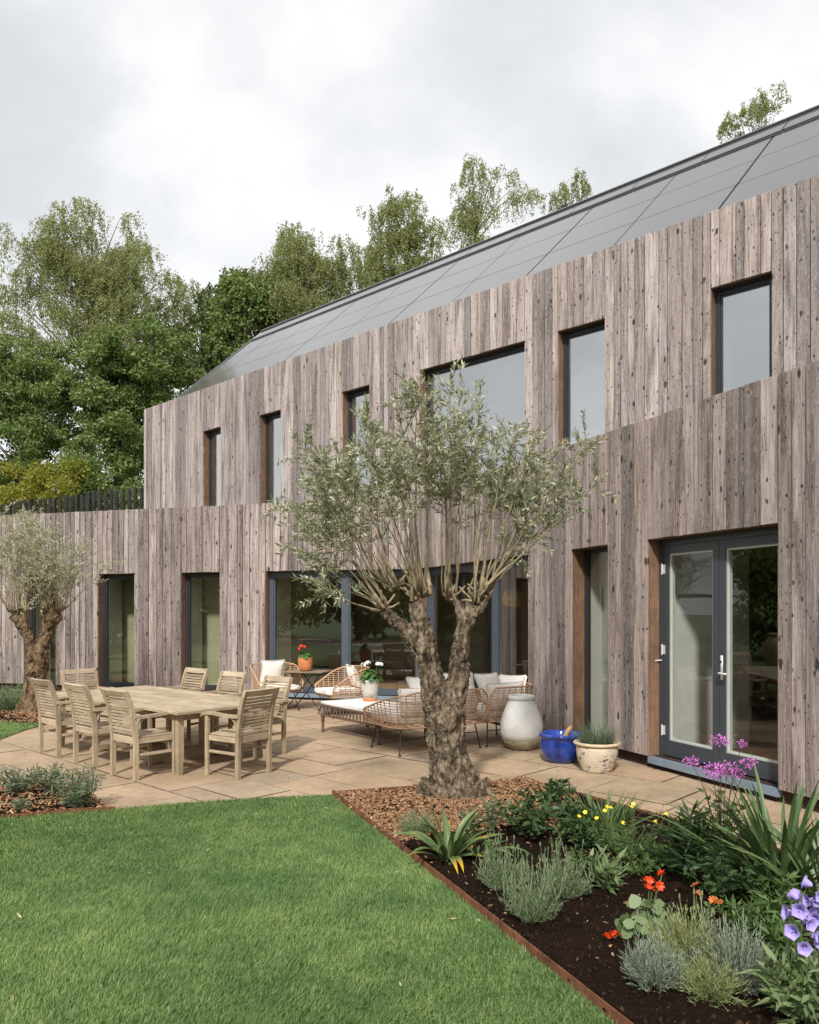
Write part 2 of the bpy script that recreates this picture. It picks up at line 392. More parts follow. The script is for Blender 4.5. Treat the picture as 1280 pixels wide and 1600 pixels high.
def window(w, a, b, zs, zh, fm, gm, mull=(), fw=.055, left_return=.55, sash=True, name='window', y0=.17, y1=.25):
    a2, b2 = a + .002, b - .002
    m = MB(); m.box(a2, y0, zs, a2 + fw, y1, zh); m.box(b2 - fw, y0, zs, b2, y1, zh)
    m.box(a2 + fw, y0 + .002, zh - fw, b2 - fw, y1, zh); m.box(a2 + fw, y0 + .002, zs, b2 - fw, y1, zs + fw)
    for t in mull: m.box(t - fw * .75, y0 - .003, zs + fw, t + fw * .75, y1 - .002, zh - fw)
    o = at_wall(m.build(name, fm), w)
    es = [a2 + fw] + [v for t in mull for v in (t - fw * .75, t + fw * .75)] + [b2 - fw]
    for i in range(0, len(es), 2):
        p, q = es[i], es[i + 1]; z_0, z_1 = zs + fw, zh - fw
        s = MB(); sw = min(.032, fw * .6)
        s.box(p, y0 + .022, z_0, p + sw, y1 - .01, z_1); s.box(q - sw, y0 + .022, z_0, q, y1 - .01, z_1)
        s.box(p + sw, y0 + .024, z_1 - sw, q - sw, y1 - .01, z_1); s.box(p + sw, y0 + .024, z_0, q - sw, y1 - .01, z_0 + sw)
        link('sash', s.mesh('sash', M['bead'] if sash else fm), o)
        link('pane', MB().box(p + sw, y0 + .030, z_0 + sw, q - sw, y0 + .038, z_1 - sw).mesh('pane', gm), o)
    if left_return:
        at_wall(MB().box(a - .10, y1 + .052, zs, a - .0, y1 + left_return, zh + .05).build('interior_reveal', M['sage']), w)
    return o

# --- lower left wing
tl = lambda px: WL.t(px)
ops_l = [(tl(38), tl(87), .13, ZL), (tl(153), tl(210), .13, ZL), (tl(283), tl(343), .13, ZL), (tl(415), WL.L, .13, ZL)]
ops_l0 = [(-.6 + LEFT_EXT - 2.1, -.6 + LEFT_EXT - 1.2, .13, ZL)]
wall_open(WL, ops_l0 + ops_l, .13, ZP, .13, M['board_lo'])
for (a, b, zs, zh) in ops_l0 + ops_l[:3]: window(WL, a, b, zs, zh, M['frame_dark'], M['glass'], sash=False)
# --- lower right wall
tr = lambda px: WR.t(px)
ops_r = [(0, tr(826), .13, ZL), (tr(893), tr(950), .13, ZL), (tr(1012), tr(1216), .13, ZL)]
wall_open(WR, ops_r, .13, ZP, .13, M['board_lo'])
window(WR, ops_r[1][0], ops_r[1][1], .13, ZL, M['frame_dark'], M['glass'], left_return=1.6, sash=False, fw=.028, y0=.20, y1=.255)
at_wall(MB().box(ops_r[1][0] - .099, .50, .13, ops_r[1][1] + .5, .53, ZL + .3).build('curtain_panel', M['sage']), WR)
# plinth
for w in (WL, WR):
    at_wall(MB().box(0 if w is WR else 0, .06, -.05, w.L, .29, .128).build('plinth', M['core']), w)
# sliding glazing on both sides of the bend
sl = window(WL, ops_l[3][0], WL.L - .01, .13, ZL, M['frame_blue'], M['glass'], mull=(tl(535), ), fw=.085, left_return=.9, name='sliding_door', sash=False)
sr = window(WR, .01 + .09, ops_r[0][1], .13, ZL, M['frame_blue'], M['glass'], mull=(tr(757),), fw=.085, left_return=0, name='sliding_door', sash=False)
at_wall(MB().box(-.05, .15, .13, .10, .27, ZL).build('corner_post', M['frame_blue']), WR)
for w, a, b in ((WL, ops_l[3][0], WL.L), (WR, 0, ops_r[0][1])):
    at_wall(MB().box(a + .01, .012, .05, b - .01, .168, .128).build('sill', M['sill_blue']), w)
# double door
da, db = ops_r[2][0], ops_r[2][1]
df = MB(); fw = .06; zt = ZL
df.box(da + .002, .16, .13, da + fw, .27, zt); df.box(db - fw, .16, .13, db - .002, .27, zt); df.box(da + fw, .162, zt - fw, db - fw, .27, zt)
dframe = at_wall(df.build('door_frame', M['frame_door']), WR)
at_wall(MB().box(da + .004, -.002, .055, db - .004, .155, .127).build('sill', M['sill_blue']), WR)
dm = (da + db) / 2
for (p, q, side) in ((da + fw + .004, dm - .003, 0), (dm + .003, db - fw - .004, 1)):
    st, rb = .085, .17; d_ = MB(); z_0, z_1 = .145, zt - fw - .004
    d_.box(p, .17, z_0, p + st, .25, z_1); d_.box(q - st, .17, z_0, q, .25, z_1)
    d_.box(p + st, .172, z_0, q - st, .25, z_0 + rb); d_.box(p + st, .172, z_1 - st, q - st, .25, z_1)
    leaf = at_wall(d_.build('door', M['frame_door']), WR)
    sb = MB(); a_, b_, c_, e_ = p + st, q - st, z_0 + rb, z_1 - st; sw = .022
    sb.box(a_, .185, c_, a_ + sw, .24, e_); sb.box(b_ - sw, .185, c_, b_, .24, e_); sb.box(a_ + sw, .187, c_, b_ - sw, .24, c_ + sw); sb.box(a_ + sw, .187, e_ - sw, b_ - sw, .24, e_)
    link('glazing_bead', sb.mesh('glazing_bead', M['bead']), leaf)
    link('pane', MB().box(a_ + sw, .205, c_ + sw, b_ - sw, .213, e_ - sw).mesh('pane', M['glass_door']), leaf)
    if side == 0:
        for z in (.42, 1.32, 2.22): link('hinge', MB().tube([(p - .012, .158, z - .06), (p - .012, .158, z + .06)], .010, 8).box(p - .012, .160, z - .05, p + .03, .168, z + .05).mesh('hinge', M['steel']), leaf)
        link('door_stay', MB().tube([(p - .012, .158, 1.20), (p - .10, .08, 1.19), (p - .12, .07, 1.15)], .007, 6).mesh('door_stay', M['steel']), leaf)
    else:
        hx = p + st * .45
        link('handle', MB().box(hx - .016, .160, 1.05, hx + .016, .169, 1.30).tube([(hx, .16, 1.12), (hx, .12, 1.12), (hx + .02, .108, 1.12), (hx + .125, .106, 1.118)], .010, 8).mesh('handle', M['steel'], True), leaf)
        link('lock_cylinder', MB().tube([(hx, .161, 1.235), (hx, .15, 1.235)], .012, 10).mesh('lock_cylinder', M['frame_dark']), leaf)
at_wall(MB().box(da - .10, .302, .13, da - .0, 1.5, zt + .05).build('interior_reveal', M['sage']), WR)

# --- upper storey
tu = lambda px: WU.t(px)
ops_u = [(tu(a), tu(b), ZS, ZH) for a, b in ((317.5, 345), (406, 439), (535, 577), (656.7, 820), (871.6, 945), (1111, 1206))]
wall_open(WU, ops_u, ZT, ZU, ZT + .05, M['board_up'])
for i, (a, b, zs, zh) in enumerate(ops_u): window(WU, a, b, zs, zh, M['frame_dark'], M['glass_up'], left_return=.5, fw=.06, sash=False)
# end wall and rear of upper storey, roof
DEP = 2 * 3.74 * K
RIDGE_T, RIDGE_Z = 3.74 * K, EYE + 8.15 * K
up = MB()
up.box(-.001, .32, ZT, .10, DEP, ZU - .2); up.box(UP_LEN - .1, .302, ZT, UP_LEN, DEP, ZU - .2); up.box(.101, DEP - .1, ZT, UP_LEN - .101, DEP, ZU - .2)
up.add([(-.001, .33, ZU - .2), (-.001, DEP, ZU - .2), (-.001, DEP / 2, RIDGE_Z - .12), (.1, .33, ZU - .2), (.1, DEP, ZU - .2), (.1, DEP / 2, RIDGE_Z - .12)], [(0, 2, 1), (3, 4, 5), (0, 1, 4, 3), (1, 2, 5, 4), (2, 0, 3, 5)])
at_wall(up.build('rear_wall', M['core']), WU)
EV_T, EV_Z = .30, ZU - .16 * K * 1.0
sl_ = (RIDGE_Z - EV_Z) / (RIDGE_T - EV_T); ang = math.atan(sl_); slen = math.hypot(RIDGE_Z - EV_Z, RIDGE_T - EV_T)
roof = MB(); th = .10
roof.add([(-.03, EV_T, EV_Z - .03), (UP_LEN, EV_T, EV_Z - .03), (UP_LEN, RIDGE_T, RIDGE_Z - .03), (-.03, RIDGE_T, RIDGE_Z - .03),
          (-.03, DEP - EV_T + .3, EV_Z - .2), (UP_LEN, DEP - EV_T + .3, EV_Z - .2),
          (-.03, EV_T, EV_Z - .14), (UP_LEN, EV_T, EV_Z - .14), (UP_LEN, RIDGE_T, RIDGE_Z - .16), (-.03, RIDGE_T, RIDGE_Z - .16), (-.03, DEP - EV_T + .3, EV_Z - .3), (UP_LEN, DEP - EV_T + .3, EV_Z - .3)],
         [(0, 1, 2, 3), (3, 2, 5, 4), (7, 6, 9, 8), (8, 9, 10, 11), (0, 3, 9, 6), (3, 4, 10, 9), (2, 1, 7, 8), (5, 2, 8, 11), (1, 0, 6, 7), (4, 5, 11, 10)])
roof_o = at_wall(roof.build('roof', M['roofdeck']), WU)
# slope frame: x along wall, y up the slope, z out
RM = Matrix.Translation((0, EV_T, EV_Z)) @ Matrix.Rotation(ang, 4, 'X')
cosr = math.cos(ang); rows = [(.0, .95), (.95, 1.72), (1.72, 2.52), (2.52, 3.30)]
seams = [-.03] + [15.81 - 1.81 * k for k in range(8, -1, -1)] + [17.62, 19.43, UP_LEN]
seams = [s for i, s in enumerate(seams) if i == 0 or s > 0.4]
for r0, r1 in rows:
    y0 = (r0 * K - EV_T) / cosr if r0 > 0 else 0; y1 = (r1 * K - EV_T) / cosr
    for a, b in zip(seams[:-1], seams[1:]):
        wide = .03 if (round((b - 15.81) / 1.81) % 2 == 0) else .012
        o = MB().bbox(a + .012, y0 + .013, -.025, b - wide, y1 - .013, .012, .004, RM).build('solar_panel', M['panel'], roof_o)
yA = (3.36 * K - EV_T) / cosr; yB = slen
for k in range(14):
    a = -.02 + k * 1.45; b = min(a + 1.45, UP_LEN)
    if a > UP_LEN: break
    MB().bbox(a + .012, yA, -.02, b - .012, yB - .05, .05, .005, RM).build('ridge_cap', M['panel'], roof_o)
MB().box(-.03, yB - .015, -.02, UP_LEN, yB + .05, .085, RM).box(-.03, yA - .05, .0, UP_LEN, yA - .012, .02, RM).build('ridge_flashing', M['ridge'], roof_o)
MB().box(-.09, -.05, -.09, -.032, slen + .02, .035, RM).build('verge_trim', M['ridge'], roof_o)

# --- inside of the house: floors, ceilings, back walls
def poly_slab(name, pts, z0, z1, mat):
    n = len(pts); m = MB(); m.add([(p[0] - PB.x, p[1] - PB.y, z0) for p in pts] + [(p[0] - PB.x, p[1] - PB.y, z1) for p in pts],
          [tuple(reversed(range(n))), tuple(range(n, 2 * n))] + [(i, (i + 1) % n, n + (i + 1) % n, n + i) for i in range(n)])
    return m.build(name, mat, house)
def off(p, u, d): return Vector((p.x - u.y * d, p.y + u.x * d))   # towards the inside
PRe = PB + ur * RIGHT_LEN
foot = [off(PL, ul, .31), off(PB + (-ul) * .04, ul, .31), off(PB, ur, .31), off(PRe, ur, .31)]
PLb = off(PL, ul, 7.5); U1b = off(PU1, uu, DEP); U0 = PU1 + uu * UP_LEN; U0b = off(U0, uu, DEP)
foot_poly = [foot[0], foot[1], foot[3], off(PRe, ur, 4.5), Vector((U0.x + .5, U0.y - .3)), U0b, U1b, PLb]
poly_slab('interior_floor', foot_poly, .0, .12, M['intfloor'])
poly_slab('terrace_deck', foot_poly, 2.95, ZT, M['intdark'])
def inner_wall(p, q, z0, z1, mat, name='interior_wall'):
    u = (q - p).normalized(); w = Wall(p, u, (q - p).length); return at_wall(MB().box(0, 0, z0, w.L, .12, z1).build(name, mat), w)
bw = [off(PL, ul, 5.2), off(PB - ul * 1.2, ul, 5.2)]
inner_wall(bw[0], bw[1], .12, 2.95, M['intwall'])
M['reflectwall'] = plain('olive_tree_reflection', (.47, .44, .29), .9, .06)  # added wall; its olive colour stands in for trees mirrored in the panes
inner_wall(off(PL + ul * .1, ul, 1.0), off(PL + ul * (tl(400)), ul, 1.0), .12, 2.94, M['reflectwall'])
inner_wall(bw[1], off(PB + ur * 2.8, ur, 5.4), .12, 2.95, M['intwall'])
inner_wall(off(PB + ur * 2.8, ur, 5.4), off(PRe, ur, 4.4), .12, 2.95, M['intwall'])
inner_wall(off(PL, ul, .32), off(PL, ul, 5.2), .12, 2.95, M['intwall'])
inner_wall(off(PRe, ur, 4.4), off(PRe, ur, .32), .12, 2.95, M['intwall'])
inner_wall(off(PL + ul * (tl(410)), ul, .32), off(PL + ul * (tl(410)), ul, 5.0), .12, 2.95, M['intwall'])
inner_wall(off(PB + ur * (tr(850)), ur, .32), off(PB + ur * (tr(850)), ur, 4.6), .12, 2.95, M['intwall'])
inner_wall(off(PU1 + uu * .12, uu, 3.4), off(U0 - uu * .12, uu, 3.4), ZT + .003, ZU - .3, M['intwall'])
o = at_wall(MB().box(.11, .31, ZU - .62, UP_LEN - .11, 3.4, ZU - .5).build('upper_ceiling', M['intdark']), WU)

# ------------------------------------------------------------------ patio of laid stone slabs
def stone_mat(name, cols, stain=(.20, .15, .10)):
    m, nt, p = newmat(name); v = coords(nt, (1, 1, 1), which='Object', rand=False)
    n1 = tnoise(nt, v, 1.3, 6, .6); n2 = tnoise(nt, v, 9, 6, .65); n3 = tnoise(nt, v, 60, 4, .6); n4 = tnoise(nt, v, .5, 4, .6)
    c = ramp(nt, objrand(nt), [(i / (len(cols) - 1), cc) for i, cc in enumerate(cols)])
    c = mixc(nt, ramp(nt, n2, [(.38, (0, 0, 0)), (.75, (.55, .55, .55))]), c, tuple(min(.8, x * 1.3) for x in cols[1]))
    c = mixc(nt, ramp(nt, n1, [(.38, (.42, .42, .42)), (.58, (0, 0, 0))]), c, stain)
    c = mixc(nt, ramp(nt, n4, [(.42, (.35, .35, .35)), (.56, (0, 0, 0))]), c, (.30, .20, .10))
    c = mixc(nt, ramp(nt, n3, [(.30, (.45, .45, .45)), (.48, (0, 0, 0))]), c, stain)
    nt.links.new(c, p.inputs['Base Color']); p.inputs['Roughness'].default_value = .8; p.inputs['Specular IOR Level'].default_value = .3
    h = math_(nt, 'ADD', n2, math_(nt, 'MULTIPLY', n3, .35)); bump(nt, p, h, .45, .012); return m
M['stone'] = stone_mat('sandstone_slab', [(.40, .285, .19), (.48, .36, .25), (.32, .24, .17), (.46, .34, .225), (.42, .285, .185), (.37, .295, .215), (.45, .32, .21), (.35, .27, .195)])
M['joint_pale'] = plain('pale_joint', (.24, .17, .115), .95, .4, 12)
M['joint'] = plain('sandy_joint', (.10, .066, .042), .95, .4, 20)
ud = Vector((uu.x, uu.y)); ue = Vector((-uu.y, uu.x))       # patio is laid square to the upper storey
def inside(p, poly):
    c = False; n = len(poly)
    for i in range(n):
        a, b = poly[i], poly[(i + 1) % n]
        if (a[1] > p[1]) != (b[1] > p[1]) and p[0] < (b[0] - a[0]) * (p[1] - a[1]) / (b[1] - a[1]) + a[0]: c = not c
    return c
edge0 = G(520, 1243).to_2d(); edge1 = G(960, 1597).to_2d(); ed = (edge1 - edge0).normalized()
bedB = G(822, 1222).to_2d()
bedR = Vector((2.5, 6.0)); bedR2 = Vector((3.85, 3.2))
patio_poly = [G(170, 1266).to_2d(), G(350, 1254).to_2d(), edge0 + Vector((.02, .03)), bedB + Vector((0, -.1)), bedR - Vector((.2, .1)), bedR2 - Vector((.2, 0)), Vector((5.2, 2.6)), Vector((3.9, 7)), off(PB, ur, .2), off(PL0, ul, .2),
              Vector((-8.2, 18.0)), G(62, 1120).to_2d(), G(64, 1134).to_2d(), G(0, 1156).to_2d() , G(-140, 1185).to_2d(), G(-60, 1216).to_2d(), G(60, 1222).to_2d(), G(140, 1245).to_2d()]
pat = MB(); pp = [(p[0], p[1], -.008) for p in patio_poly]
patio = tag(MB().add(pp, [tuple(range(len(pp)))]).build('patio', M['joint']), 'warm sandstone paved terrace along the house', kind='structure')
slab_poly = patio_poly
def slab(cx, cy, lx, ly):
    pass
    c = [ud * (cx + sx * lx) + ue * (cy + sy * ly) for sx, sy in ((-.5, -.5), (.5, -.5), (.5, .5), (-.5, .5))]
    ce = ud * cx + ue * cy
    pts = [ce] + c
    if not any(inside(p, slab_poly) for p in pts): return
    g = .0075; j = lambda: rnd.uniform(-.004, .004)
    m = MB(); zt = rnd.uniform(-.003, .003); top = []; n = 3
    per = []
    for a in range(4):
        p, q = c[a], c[(a + 1) % 4]
        for k in range(n): per.append(p.lerp(q, k / n) + Vector((j(), j())))
    ctr = sum(per, Vector((0, 0))) / len(per)
    ins = [ctr + (q - ctr) * (1 - g * 1.2 / max(.1, (q - ctr).length)) for q in per]
    ins2 = [ctr + (q - ctr) * (1 - (g * 1.2 + rnd.uniform(.002, .007)) / max(.1, (q - ctr).length)) for q in per]
    L = len(per); vs = [(q.x, q.y, -.03) for q in ins] + [(q.x, q.y, zt - .003) for q in ins] + [(q.x, q.y, zt) for q in ins2]
    fs = [(i, (i + 1) % L, L + (i + 1) % L, L + i) for i in range(L)] + [(L + i, L + (i + 1) % L, 2 * L + (i + 1) % L, 2 * L + i) for i in range(L)] + [tuple(range(2 * L, 3 * L))]
    m.add(vs, fs); me = m.mesh('paving_slab', M['stone']); me.materials.append(M['joint'] if rnd.random() < .28 else M['joint_pale']); me.polygons.foreach_set('material_index', [1] * (2 * L) + [0]); link('paving_slab', me, patio)
y = 1.0; nsl = 0
proj = [(Vector(p).dot(ud), Vector(p).dot(ue)) for p in patio_poly]
xmin, xmax = min(p[0] for p in proj), max(p[0] for p in proj); ymin, ymax = min(p[1] for p in proj), max(p[1] for p in proj)
y = ymin - .2
while y < ymax + .2:
    h = rnd.choice((.56, .56, .84)); x = xmin - rnd.uniform(0, .8)
    while x < xmax + .5:
        l = rnd.choice((.56, .84, .84, 1.12, .28 + .56))
        if h > .7 and rnd.random() < .35:                 # split into two thin ones
            slab(x + l / 2, y + .14, l, .28); slab(x + l / 2, y + .28 + .28, l, .56)
        else: slab(x + l / 2, y + h / 2, l, h)
        x += l
    y += h

# ------------------------------------------------------------------ lawn
def lawn_mat():
    m, nt, p = newmat('lawn_blades'); r = island(nt)
    v = coords(nt, (1, 1, 1), rand=False); n = tnoise(nt, v, .9, 4); n2 = tnoise(nt, v, 5, 3)
    c = ramp(nt, r, [(0, (.105, .195, .055)), (.35, (.165, .28, .085)), (.7, (.225, .345, .12)), (.92, (.31, .395, .17)), (1, (.42, .41, .25))])
    c = mixc(nt, 1, c, ramp(nt, n, [(.36, (.70, .78, .74)), (.62, (1.2, 1.13, 1.1))]), 'MULTIPLY')
    c = mixc(nt, 1, c, ramp(nt, n2, [(.35, (.80, .84, .80)), (.65, (1.14, 1.10, 1.08))]), 'MULTIPLY')
    nt.links.new(c, p.inputs['Base Color']); p.inputs['Roughness'].default_value = .55; p.inputs['Specular IOR Level'].default_value = .25
    t = nt.nodes.new('ShaderNodeBsdfTranslucent'); nt.links.new(c, t.inputs['Color']); mx = nt.nodes.new('ShaderNodeMixShader'); mx.inputs[0].default_value = .25
    nt.links.new(p.outputs[0], mx.inputs[1]); nt.links.new(t.outputs[0], mx.inputs[2]); nt.links.new(mx.outputs[0], nt.nodes['Material Output'].inputs[0]); return m
M['blade'] = lawn_mat(); M['turf'] = plain('turf_soil', (.085, .125, .04), .95, .4, 12)
eperp = Vector((ed.y, -ed.x))                       # towards the lawn side
if eperp.x > 0: eperp = -eperp
e_in = edge0 + eperp * .012
lawn_poly = [e_in, G(430, 1247).to_2d(), G(350, 1252).to_2d(), G(250, 1259).to_2d(), G(170, 1266).to_2d(), G(90, 1271).to_2d(), G(0, 1280).to_2d(), G(-120, 1284).to_2d(), G(-260, 1260).to_2d(),
             Vector((-9.5, 9.0)), Vector((-22, 10)), Vector((-26, -4)), Vector((-14, -9)), Vector((6, -9)), edge0 + ed * 9.5 + eperp * .012]
def poly_obj(name, poly, z, mat): return MB().add([(p[0], p[1], z) for p in poly], [tuple(range(len(poly)))]).build(name, mat)
tag(poly_obj('lawn', lawn_poly, .004, M['turf']), 'mown green lawn in front of the terrace', kind='structure')
lawn2_poly = [G(66, 1134).to_2d(), G(40, 1141).to_2d(), G(0, 1156).to_2d(), G(-120, 1190).to_2d(), Vector((-12, 10.8)), Vector((-22, 12)), Vector((-20, 15.5)), G(-60, 1128).to_2d(), G(30, 1131).to_2d()]
tag(poly_obj('lawn', lawn2_poly, .006, M['turf']), 'small lawn patch beside the left olive tree', kind='structure')
def in_poly_np(X, Y, poly):
    c = np.zeros(len(X), bool); n = len(poly)
    for i in range(n):
        ax, ay = poly[i][0], poly[i][1]; bx, by = poly[(i + 1) % n][0], poly[(i + 1) % n][1]
        if ay == by: continue
        k = ((ay > Y) != (by > Y)) & (X < (bx - ax) * (Y - ay) / (by - ay) + ax); c ^= k
    return c
def scatter(poly, n, xlim, ylim, power=1.0):
    X = rng.uniform(*xlim, n); Y = ylim[0] + (ylim[1] - ylim[0]) * rng.uniform(0, 1, n) ** power
    k = in_poly_np(X, Y, poly); return X[k], Y[k]
def blades(name, X, Y, z0, hmean, w, mat, label):
    n = len(X); h = hmean * rng.uniform(.6, 1.35, n); a = rng.uniform(0, 2 * np.pi, n); lean = rng.uniform(.1, 1.1, n) * h
    # gentle mowing lean that drifts over the lawn
    fx = np.sin(X * 1.3 + Y * .7) * .35; fy = np.cos(X * .8 - Y * 1.1) * .35
    dx = np.cos(a) * lean + fx * h; dy = np.sin(a) * lean + fy * h
    px, py = -np.sin(a) * w, np.cos(a) * w; z = np.full(n, z0)
    b0 = np.stack([X - px, Y - py, z], 1); b1 = np.stack([X + px, Y + py, z], 1)
    m0 = np.stack([X + dx * .35 - px * .7, Y + dy * .35 - py * .7, z + h * .6], 1); m1 = np.stack([X + dx * .35 + px * .7, Y + dy * .35 + py * .7, z + h * .6], 1)
    t = np.stack([X + dx, Y + dy, z + h * .95], 1)
    V = np.stack([b0, b1, m1, t, m0], 1).reshape(-1, 3)
    return tag(link(name, np_mesh(name, V, 5, mat, faces=[(0, 1, 2, 4), (4, 2, 3)])), label, kind='stuff')
vis = [p for p in lawn_poly]
Xa, Ya = scatter(lawn_poly, 640000, (-3.6, 1.6), (2.9, 8.0), 1.3)
k = (np.abs(Xa) < (Ya * .54 + .3)) & (rng.uniform(0, 1, len(Xa)) < np.clip(1.25 - (Ya - 3) * .13, .5, 1)); Xa, Ya = Xa[k], Ya[k]
blades('grass', Xa, Ya, .004, .025, .0017, M['blade'], 'short mown grass blades of the front lawn')
Xo, Yo = scatter(lawn_poly, 260000, (-8, 4), (-.5, 8.0)); k = np.abs(Xo) >= (Yo * .54 + .3); k |= Yo < 2.9; blades('grass', Xo[k], Yo[k], .004, .027, .0034, M['blade'], 'short grass of the front lawn beside and below the view')
Xb, Yb = scatter(lawn2_poly, 60000, (-9, -5), (10.2, 14.2)); blades('grass', Xb, Yb, .006, .035, .003, M['blade'], 'short grass of the small lawn by the left olive')
Xc, Yc = scatter(lawn_poly, 60000, (-10, -2.5), (5.5, 9.5)); k = np.abs(Xc) >= Yc * .50; blades('grass', Xc[k], Yc[k], .004, .035, .004, M['blade'], 'short grass of the lawn beyond the left planting bed')
# fallen olive leaves on the lawn
Xl, Yl = scatter(lawn_poly, 30, (-2.6, .8), (3.6, 7.8)); nl = len(Xl)
leaf_dry = leaf_mat('fallen_leaf', [(.42, .40, .24), (.34, .36, .20), (.50, .44, .26), (.36, .20, .09)], .1)
dl = np.stack([rng.normal(size=nl), rng.normal(size=nl), rng.uniform(-.1, .15, nl)], 1)
tag(leaves_obj('fallen_leaves', np.stack([Xl, Yl, np.full(nl, .037)], 1), dl, rng.uniform(.03, .06, nl), .012, leaf_dry), 'scattered dry fallen leaves lying on the lawn', kind='stuff')

# ------------------------------------------------------------------ planting beds
def soil_mat():
    m, nt, p = newmat('dark_soil'); v = coords(nt, rand=False); n = tnoise(nt, v, 30, 6, .7); n2 = tnoise(nt, v, 3, 4)
    c = ramp(nt, n, [(.3, (.007, .0042, .003)), (.6, (.020, .0115, .0075)), (.8, (.042, .025, .016))]); c = mixc(nt, ramp(nt, n2, [(.4, (0, 0, 0)), (.7, (.4, .4, .4))]), c, (.035, .02, .012))
    p.inputs['Specular IOR Level'].default_value = .05; nt.links.new(c, p.inputs['Base Color']); p.inputs['Roughness'].default_value = .95; bump(nt, p, n, 1, .03); return m
M['soil'] = soil_mat()
def clod_mat(name, cols, rough=.9):
    m, nt, p = newmat(name); c = ramp(nt, island(nt), [(i / (len(cols) - 1), cc) for i, cc in enumerate(cols)]); nt.links.new(c, p.inputs['Base Color']); p.inputs['Roughness'].default_value = rough
    p.inputs['Specular IOR Level'].default_value = .06; return m
M['chip'] = clod_mat('bark_chips', [(.16, .075, .035), (.30, .16, .08), (.42, .25, .14), (.24, .12, .06), (.50, .33, .20), (.12, .06, .03)])
M['clod'] = clod_mat('soil_clods', [(.008, .005, .0035), (.019, .0115, .0075), (.034, .021, .014), (.014, .009, .006), (.06, .038, .025)])
def bed_sheet(name, poly, z, amp, mat, label, step=.06):
    xs = [p[0] for p in poly]; ys = [p[1] for p in poly]; bm = bmesh.new()
    f = bm.faces.new([bm.verts.new((p[0], p[1], z)) for p in poly]); bmesh.ops.triangulate(bm, faces=[f])
    for _ in range(7):
        el = [e_ for e_ in bm.edges if e_.calc_length() > step * 2.2]
        if not el: break
        bmesh.ops.subdivide_edges(bm, edges=el, cuts=1); bmesh.ops.triangulate(bm, faces=[q for q in bm.faces if len(q.verts) > 3])
    for v_ in bm.verts:
        if not v_.is_boundary: v_.co.z += amp * (mnoise.noise(v_.co * 2.2) * .7 + mnoise.noise(v_.co * 7) * .45 + .4)
    me = bpy.data.meshes.new(name); bm.to_mesh(me); bm.free(); me.polygons.foreach_set('use_smooth', [True] * len(me.polygons))
    return tag(link(name, me, None, mat), label, kind='structure')
def soil_z(x, y, z, amp): 
    q = Vector((x, y, z)); return z + amp * (mnoise.noise(q * 2.2) * .7 + mnoise.noise(q * 7) * .45 + .4)
bed_poly = [edge0 + Vector((.0, 0)), bedB, bedR, bedR2, Vector((3.6, 1.8)), edge0 + ed * 5.4]
bed_sheet('flower_bed', bed_poly, .012, .045, M['soil'], 'dark soil planting bed between lawn and terrace')
lbed = [G(176, 1268).to_2d(), G(90, 1272).to_2d(), G(0, 1281).to_2d(), G(-130, 1284).to_2d(), G(-200, 1240).to_2d(), G(-60, 1216).to_2d(), G(60, 1222).to_2d(), G(140, 1245).to_2d()]
bed_sheet('flower_bed', lbed, .010, .03, M['soil'], 'small bark mulched planting bed at the left edge of the lawn')
obed = [G(66, 1134).to_2d(), G(30, 1130).to_2d(), G(-60, 1127).to_2d(), G(-120, 1095).to_2d(), G(40, 1092).to_2d(), G(120, 1095).to_2d(), G(130, 1112).to_2d()]
bed_sheet('flower_bed', obed, .010, .03, M['soil'], 'bark mulched bed round the left olive tree')
def chips(name, X, Y, z, amp, lmin, lmax, mat, label):
    n = len(X); Z = np.array([soil_z(a, b, z, amp) for a, b in zip(X, Y)]) + rng.uniform(0, .018, n)
    L = rng.uniform(lmin, lmax, n)[:, None]; Wd = L * rng.uniform(.2, .5, n)[:, None]; T = rng.uniform(.003, .008, n)[:, None]
    d = unit(np.stack([rng.normal(size=n), rng.normal(size=n), rng.normal(size=n) * .35], 1)); r = unit(np.cross(d, rng.normal(size=(n, 3)) * .4 + np.array([0, 0, 1]))); u_ = np.cross(r, d)
    P = np.stack([X, Y, Z], 1); V = []
    for sz in (-1, 1):
        for sx, sy in ((-1, -.8), (1, -1), (.8, 1), (-1, .9)): V.append(P + d * L * .5 * sx + r * Wd * .5 * sy + u_ * T * .5 * sz)
    V = np.stack(V, 1).reshape(-1, 3)
    return tag(link(name, np_mesh(name, V, 8, mat, faces=[(3, 2, 1, 0), (4, 5, 6, 7), (0, 1, 5, 4), (1, 2, 6, 5), (2, 3, 7, 6), (3, 0, 4, 7)])), label, kind='stuff')
mulch_poly = [edge0, bedB, bedB + Vector((.35, -.6)), Vector((1.55, 6.3)), Vector((.55, 6.15)), edge0 + ed * 1.75]
X, Y = scatter(mulch_poly, 24000, (-1, 2), (5.3, 8.4)); chips('bark_mulch', X, Y, .012, .045, .014, .055, M['chip'], 'loose bark chips round the foot of the big olive tree')
X, Y = scatter(bed_poly, 1100, (-1, 4), (2.4, 8.4)); chips('bark_mulch', X, Y, .012, .045, .008, .03, M['chip'], 'stray bark chips over the dark soil')
X, Y = scatter(lbed, 9000, (-6.5, -2), (6, 9)); chips('bark_mulch', X, Y, .010, .03, .02, .06, M['chip'], 'loose bark chips in the small left bed')
X, Y = scatter(obed, 12000, (-11, -5), (11.5, 16)); chips('bark_mulch', X, Y, .010, .03, .025, .07, M['chip'], 'loose bark chips round the left olive tree')
X, Y = scatter(bed_poly, 60000, (-1, 4), (2.4, 8.4)); n = len(X)
